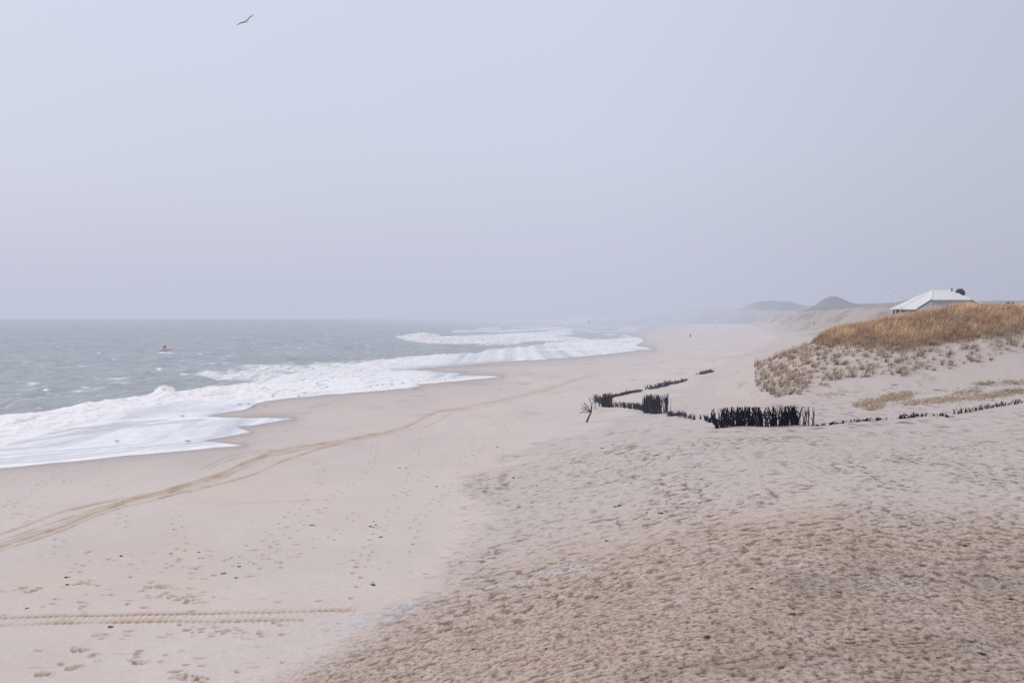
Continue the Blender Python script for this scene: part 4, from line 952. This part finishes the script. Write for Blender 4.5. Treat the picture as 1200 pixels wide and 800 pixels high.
bin_(1187.3, 353.6, .12, .5, 'narrow dark bin right of the wider bin on the dune top')

# ------------------------------------------------------------------ LIGHT, SKY, CAMERA
SUN_EL, SUN_AZ = R(42), R(-62)     # azimuth from +Y toward +X: sun over the sea, left of the view
w = bpy.data.worlds.new('World'); SC.world = w; w.use_nodes = True
N, L = w.node_tree.nodes, w.node_tree.links; N.clear()
out = N.new('ShaderNodeOutputWorld')
sky = N.new('ShaderNodeTexSky'); sky.sky_type = 'NISHITA'; sky.sun_disc = False; sky.sun_elevation = SUN_EL; sky.sun_rotation = SUN_AZ; sky.dust_density = 6; sky.air_density = 1.2
bg1 = N.new('ShaderNodeBackground'); bg1.inputs[1].default_value = .014
L.new(sky.outputs[0], bg1.inputs[0])
tc = N.new('ShaderNodeTexCoord'); sp_ = N.new('ShaderNodeSeparateXYZ'); L.new(tc.outputs['Generated'], sp_.inputs[0])
nz = N.new('ShaderNodeTexNoise'); nz.inputs['Scale'].default_value = 2.2; nz.inputs['Detail'].default_value = 3
mp = N.new('ShaderNodeMapping'); mp.inputs['Scale'].default_value = (1, 1, 3.5); L.new(tc.outputs['Generated'], mp.inputs[0]); L.new(mp.outputs[0], nz.inputs['Vector'])
ad = N.new('ShaderNodeMath'); ad.operation = 'MULTIPLY_ADD'; L.new(nz.outputs[0], ad.inputs[0]); ad.inputs[1].default_value = .05; L.new(sp_.outputs[2], ad.inputs[2])
cr = N.new('ShaderNodeValToRGB'); L.new(ad.outputs[0], cr.inputs[0])
el = cr.color_ramp.elements; el[0].position = .0; el[0].color = (.525, .555, .685, 1); el[1].position = 1; el[1].color = (1.0, 1.02, 1.1, 1)
for p_, c_ in ((.025, (.53, .56, .69, 1)), (.07, (.545, .575, .705, 1)), (.14, (.568, .603, .735, 1)), (.26, (.582, .622, .75, 1)), (.5, (.76, .80, .93, 1))):
    e = el.new(p_); e.color = c_
side = N.new('ShaderNodeMapRange'); side.interpolation_type = 'SMOOTHSTEP'; side.inputs['From Min'].default_value = .02; side.inputs['From Max'].default_value = .42; side.inputs['To Min'].default_value = 1.0; side.inputs['To Max'].default_value = .84
L.new(sp_.outputs[0], side.inputs['Value'])
bg2 = N.new('ShaderNodeBackground'); L.new(side.outputs[0], bg2.inputs[1]); L.new(cr.outputs[0], bg2.inputs[0])
ads = N.new('ShaderNodeAddShader'); L.new(bg1.outputs[0], ads.inputs[0]); L.new(bg2.outputs[0], ads.inputs[1]); L.new(ads.outputs[0], out.inputs[0])

sd_ = bpy.data.lights.new('sun', 'SUN'); sd_.energy = 1.5; sd_.angle = R(14); sd_.color = (1, .95, .88)
so = new_obj('sun', sd_)
dirv = Vector((math.sin(SUN_AZ) * math.cos(SUN_EL), math.cos(SUN_AZ) * math.cos(SUN_EL), math.sin(SUN_EL)))
so.rotation_euler = dirv.to_track_quat('Z', 'Y').to_euler()
so.location = (-40, 60, 60)

cd = bpy.data.cameras.new('camera'); cam = new_obj('camera', cd); cam.location = (0, 0, EYE); cam.rotation_euler = (R(90), 0, 0)
cd.sensor_width = 36; cd.sensor_fit = 'HORIZONTAL'; cd.lens = 36 * F / 1200; cd.shift_y = -(400 - HV) / 1200; cd.clip_end = 40000; cd.clip_start = .1
SC.camera = cam
SC.view_settings.view_transform = 'Standard'; SC.view_settings.look = 'None'; SC.view_settings.exposure = 0; SC.view_settings.gamma = 1
SC.render.engine = 'CYCLES'
SC.cycles.use_denoising = False
try: SC.cycles.denoiser = 'OPENIMAGEDENOISE'
except Exception: pass
SC.cycles.max_bounces = 4; SC.cycles.diffuse_bounces = 2; SC.cycles.glossy_bounces = 2
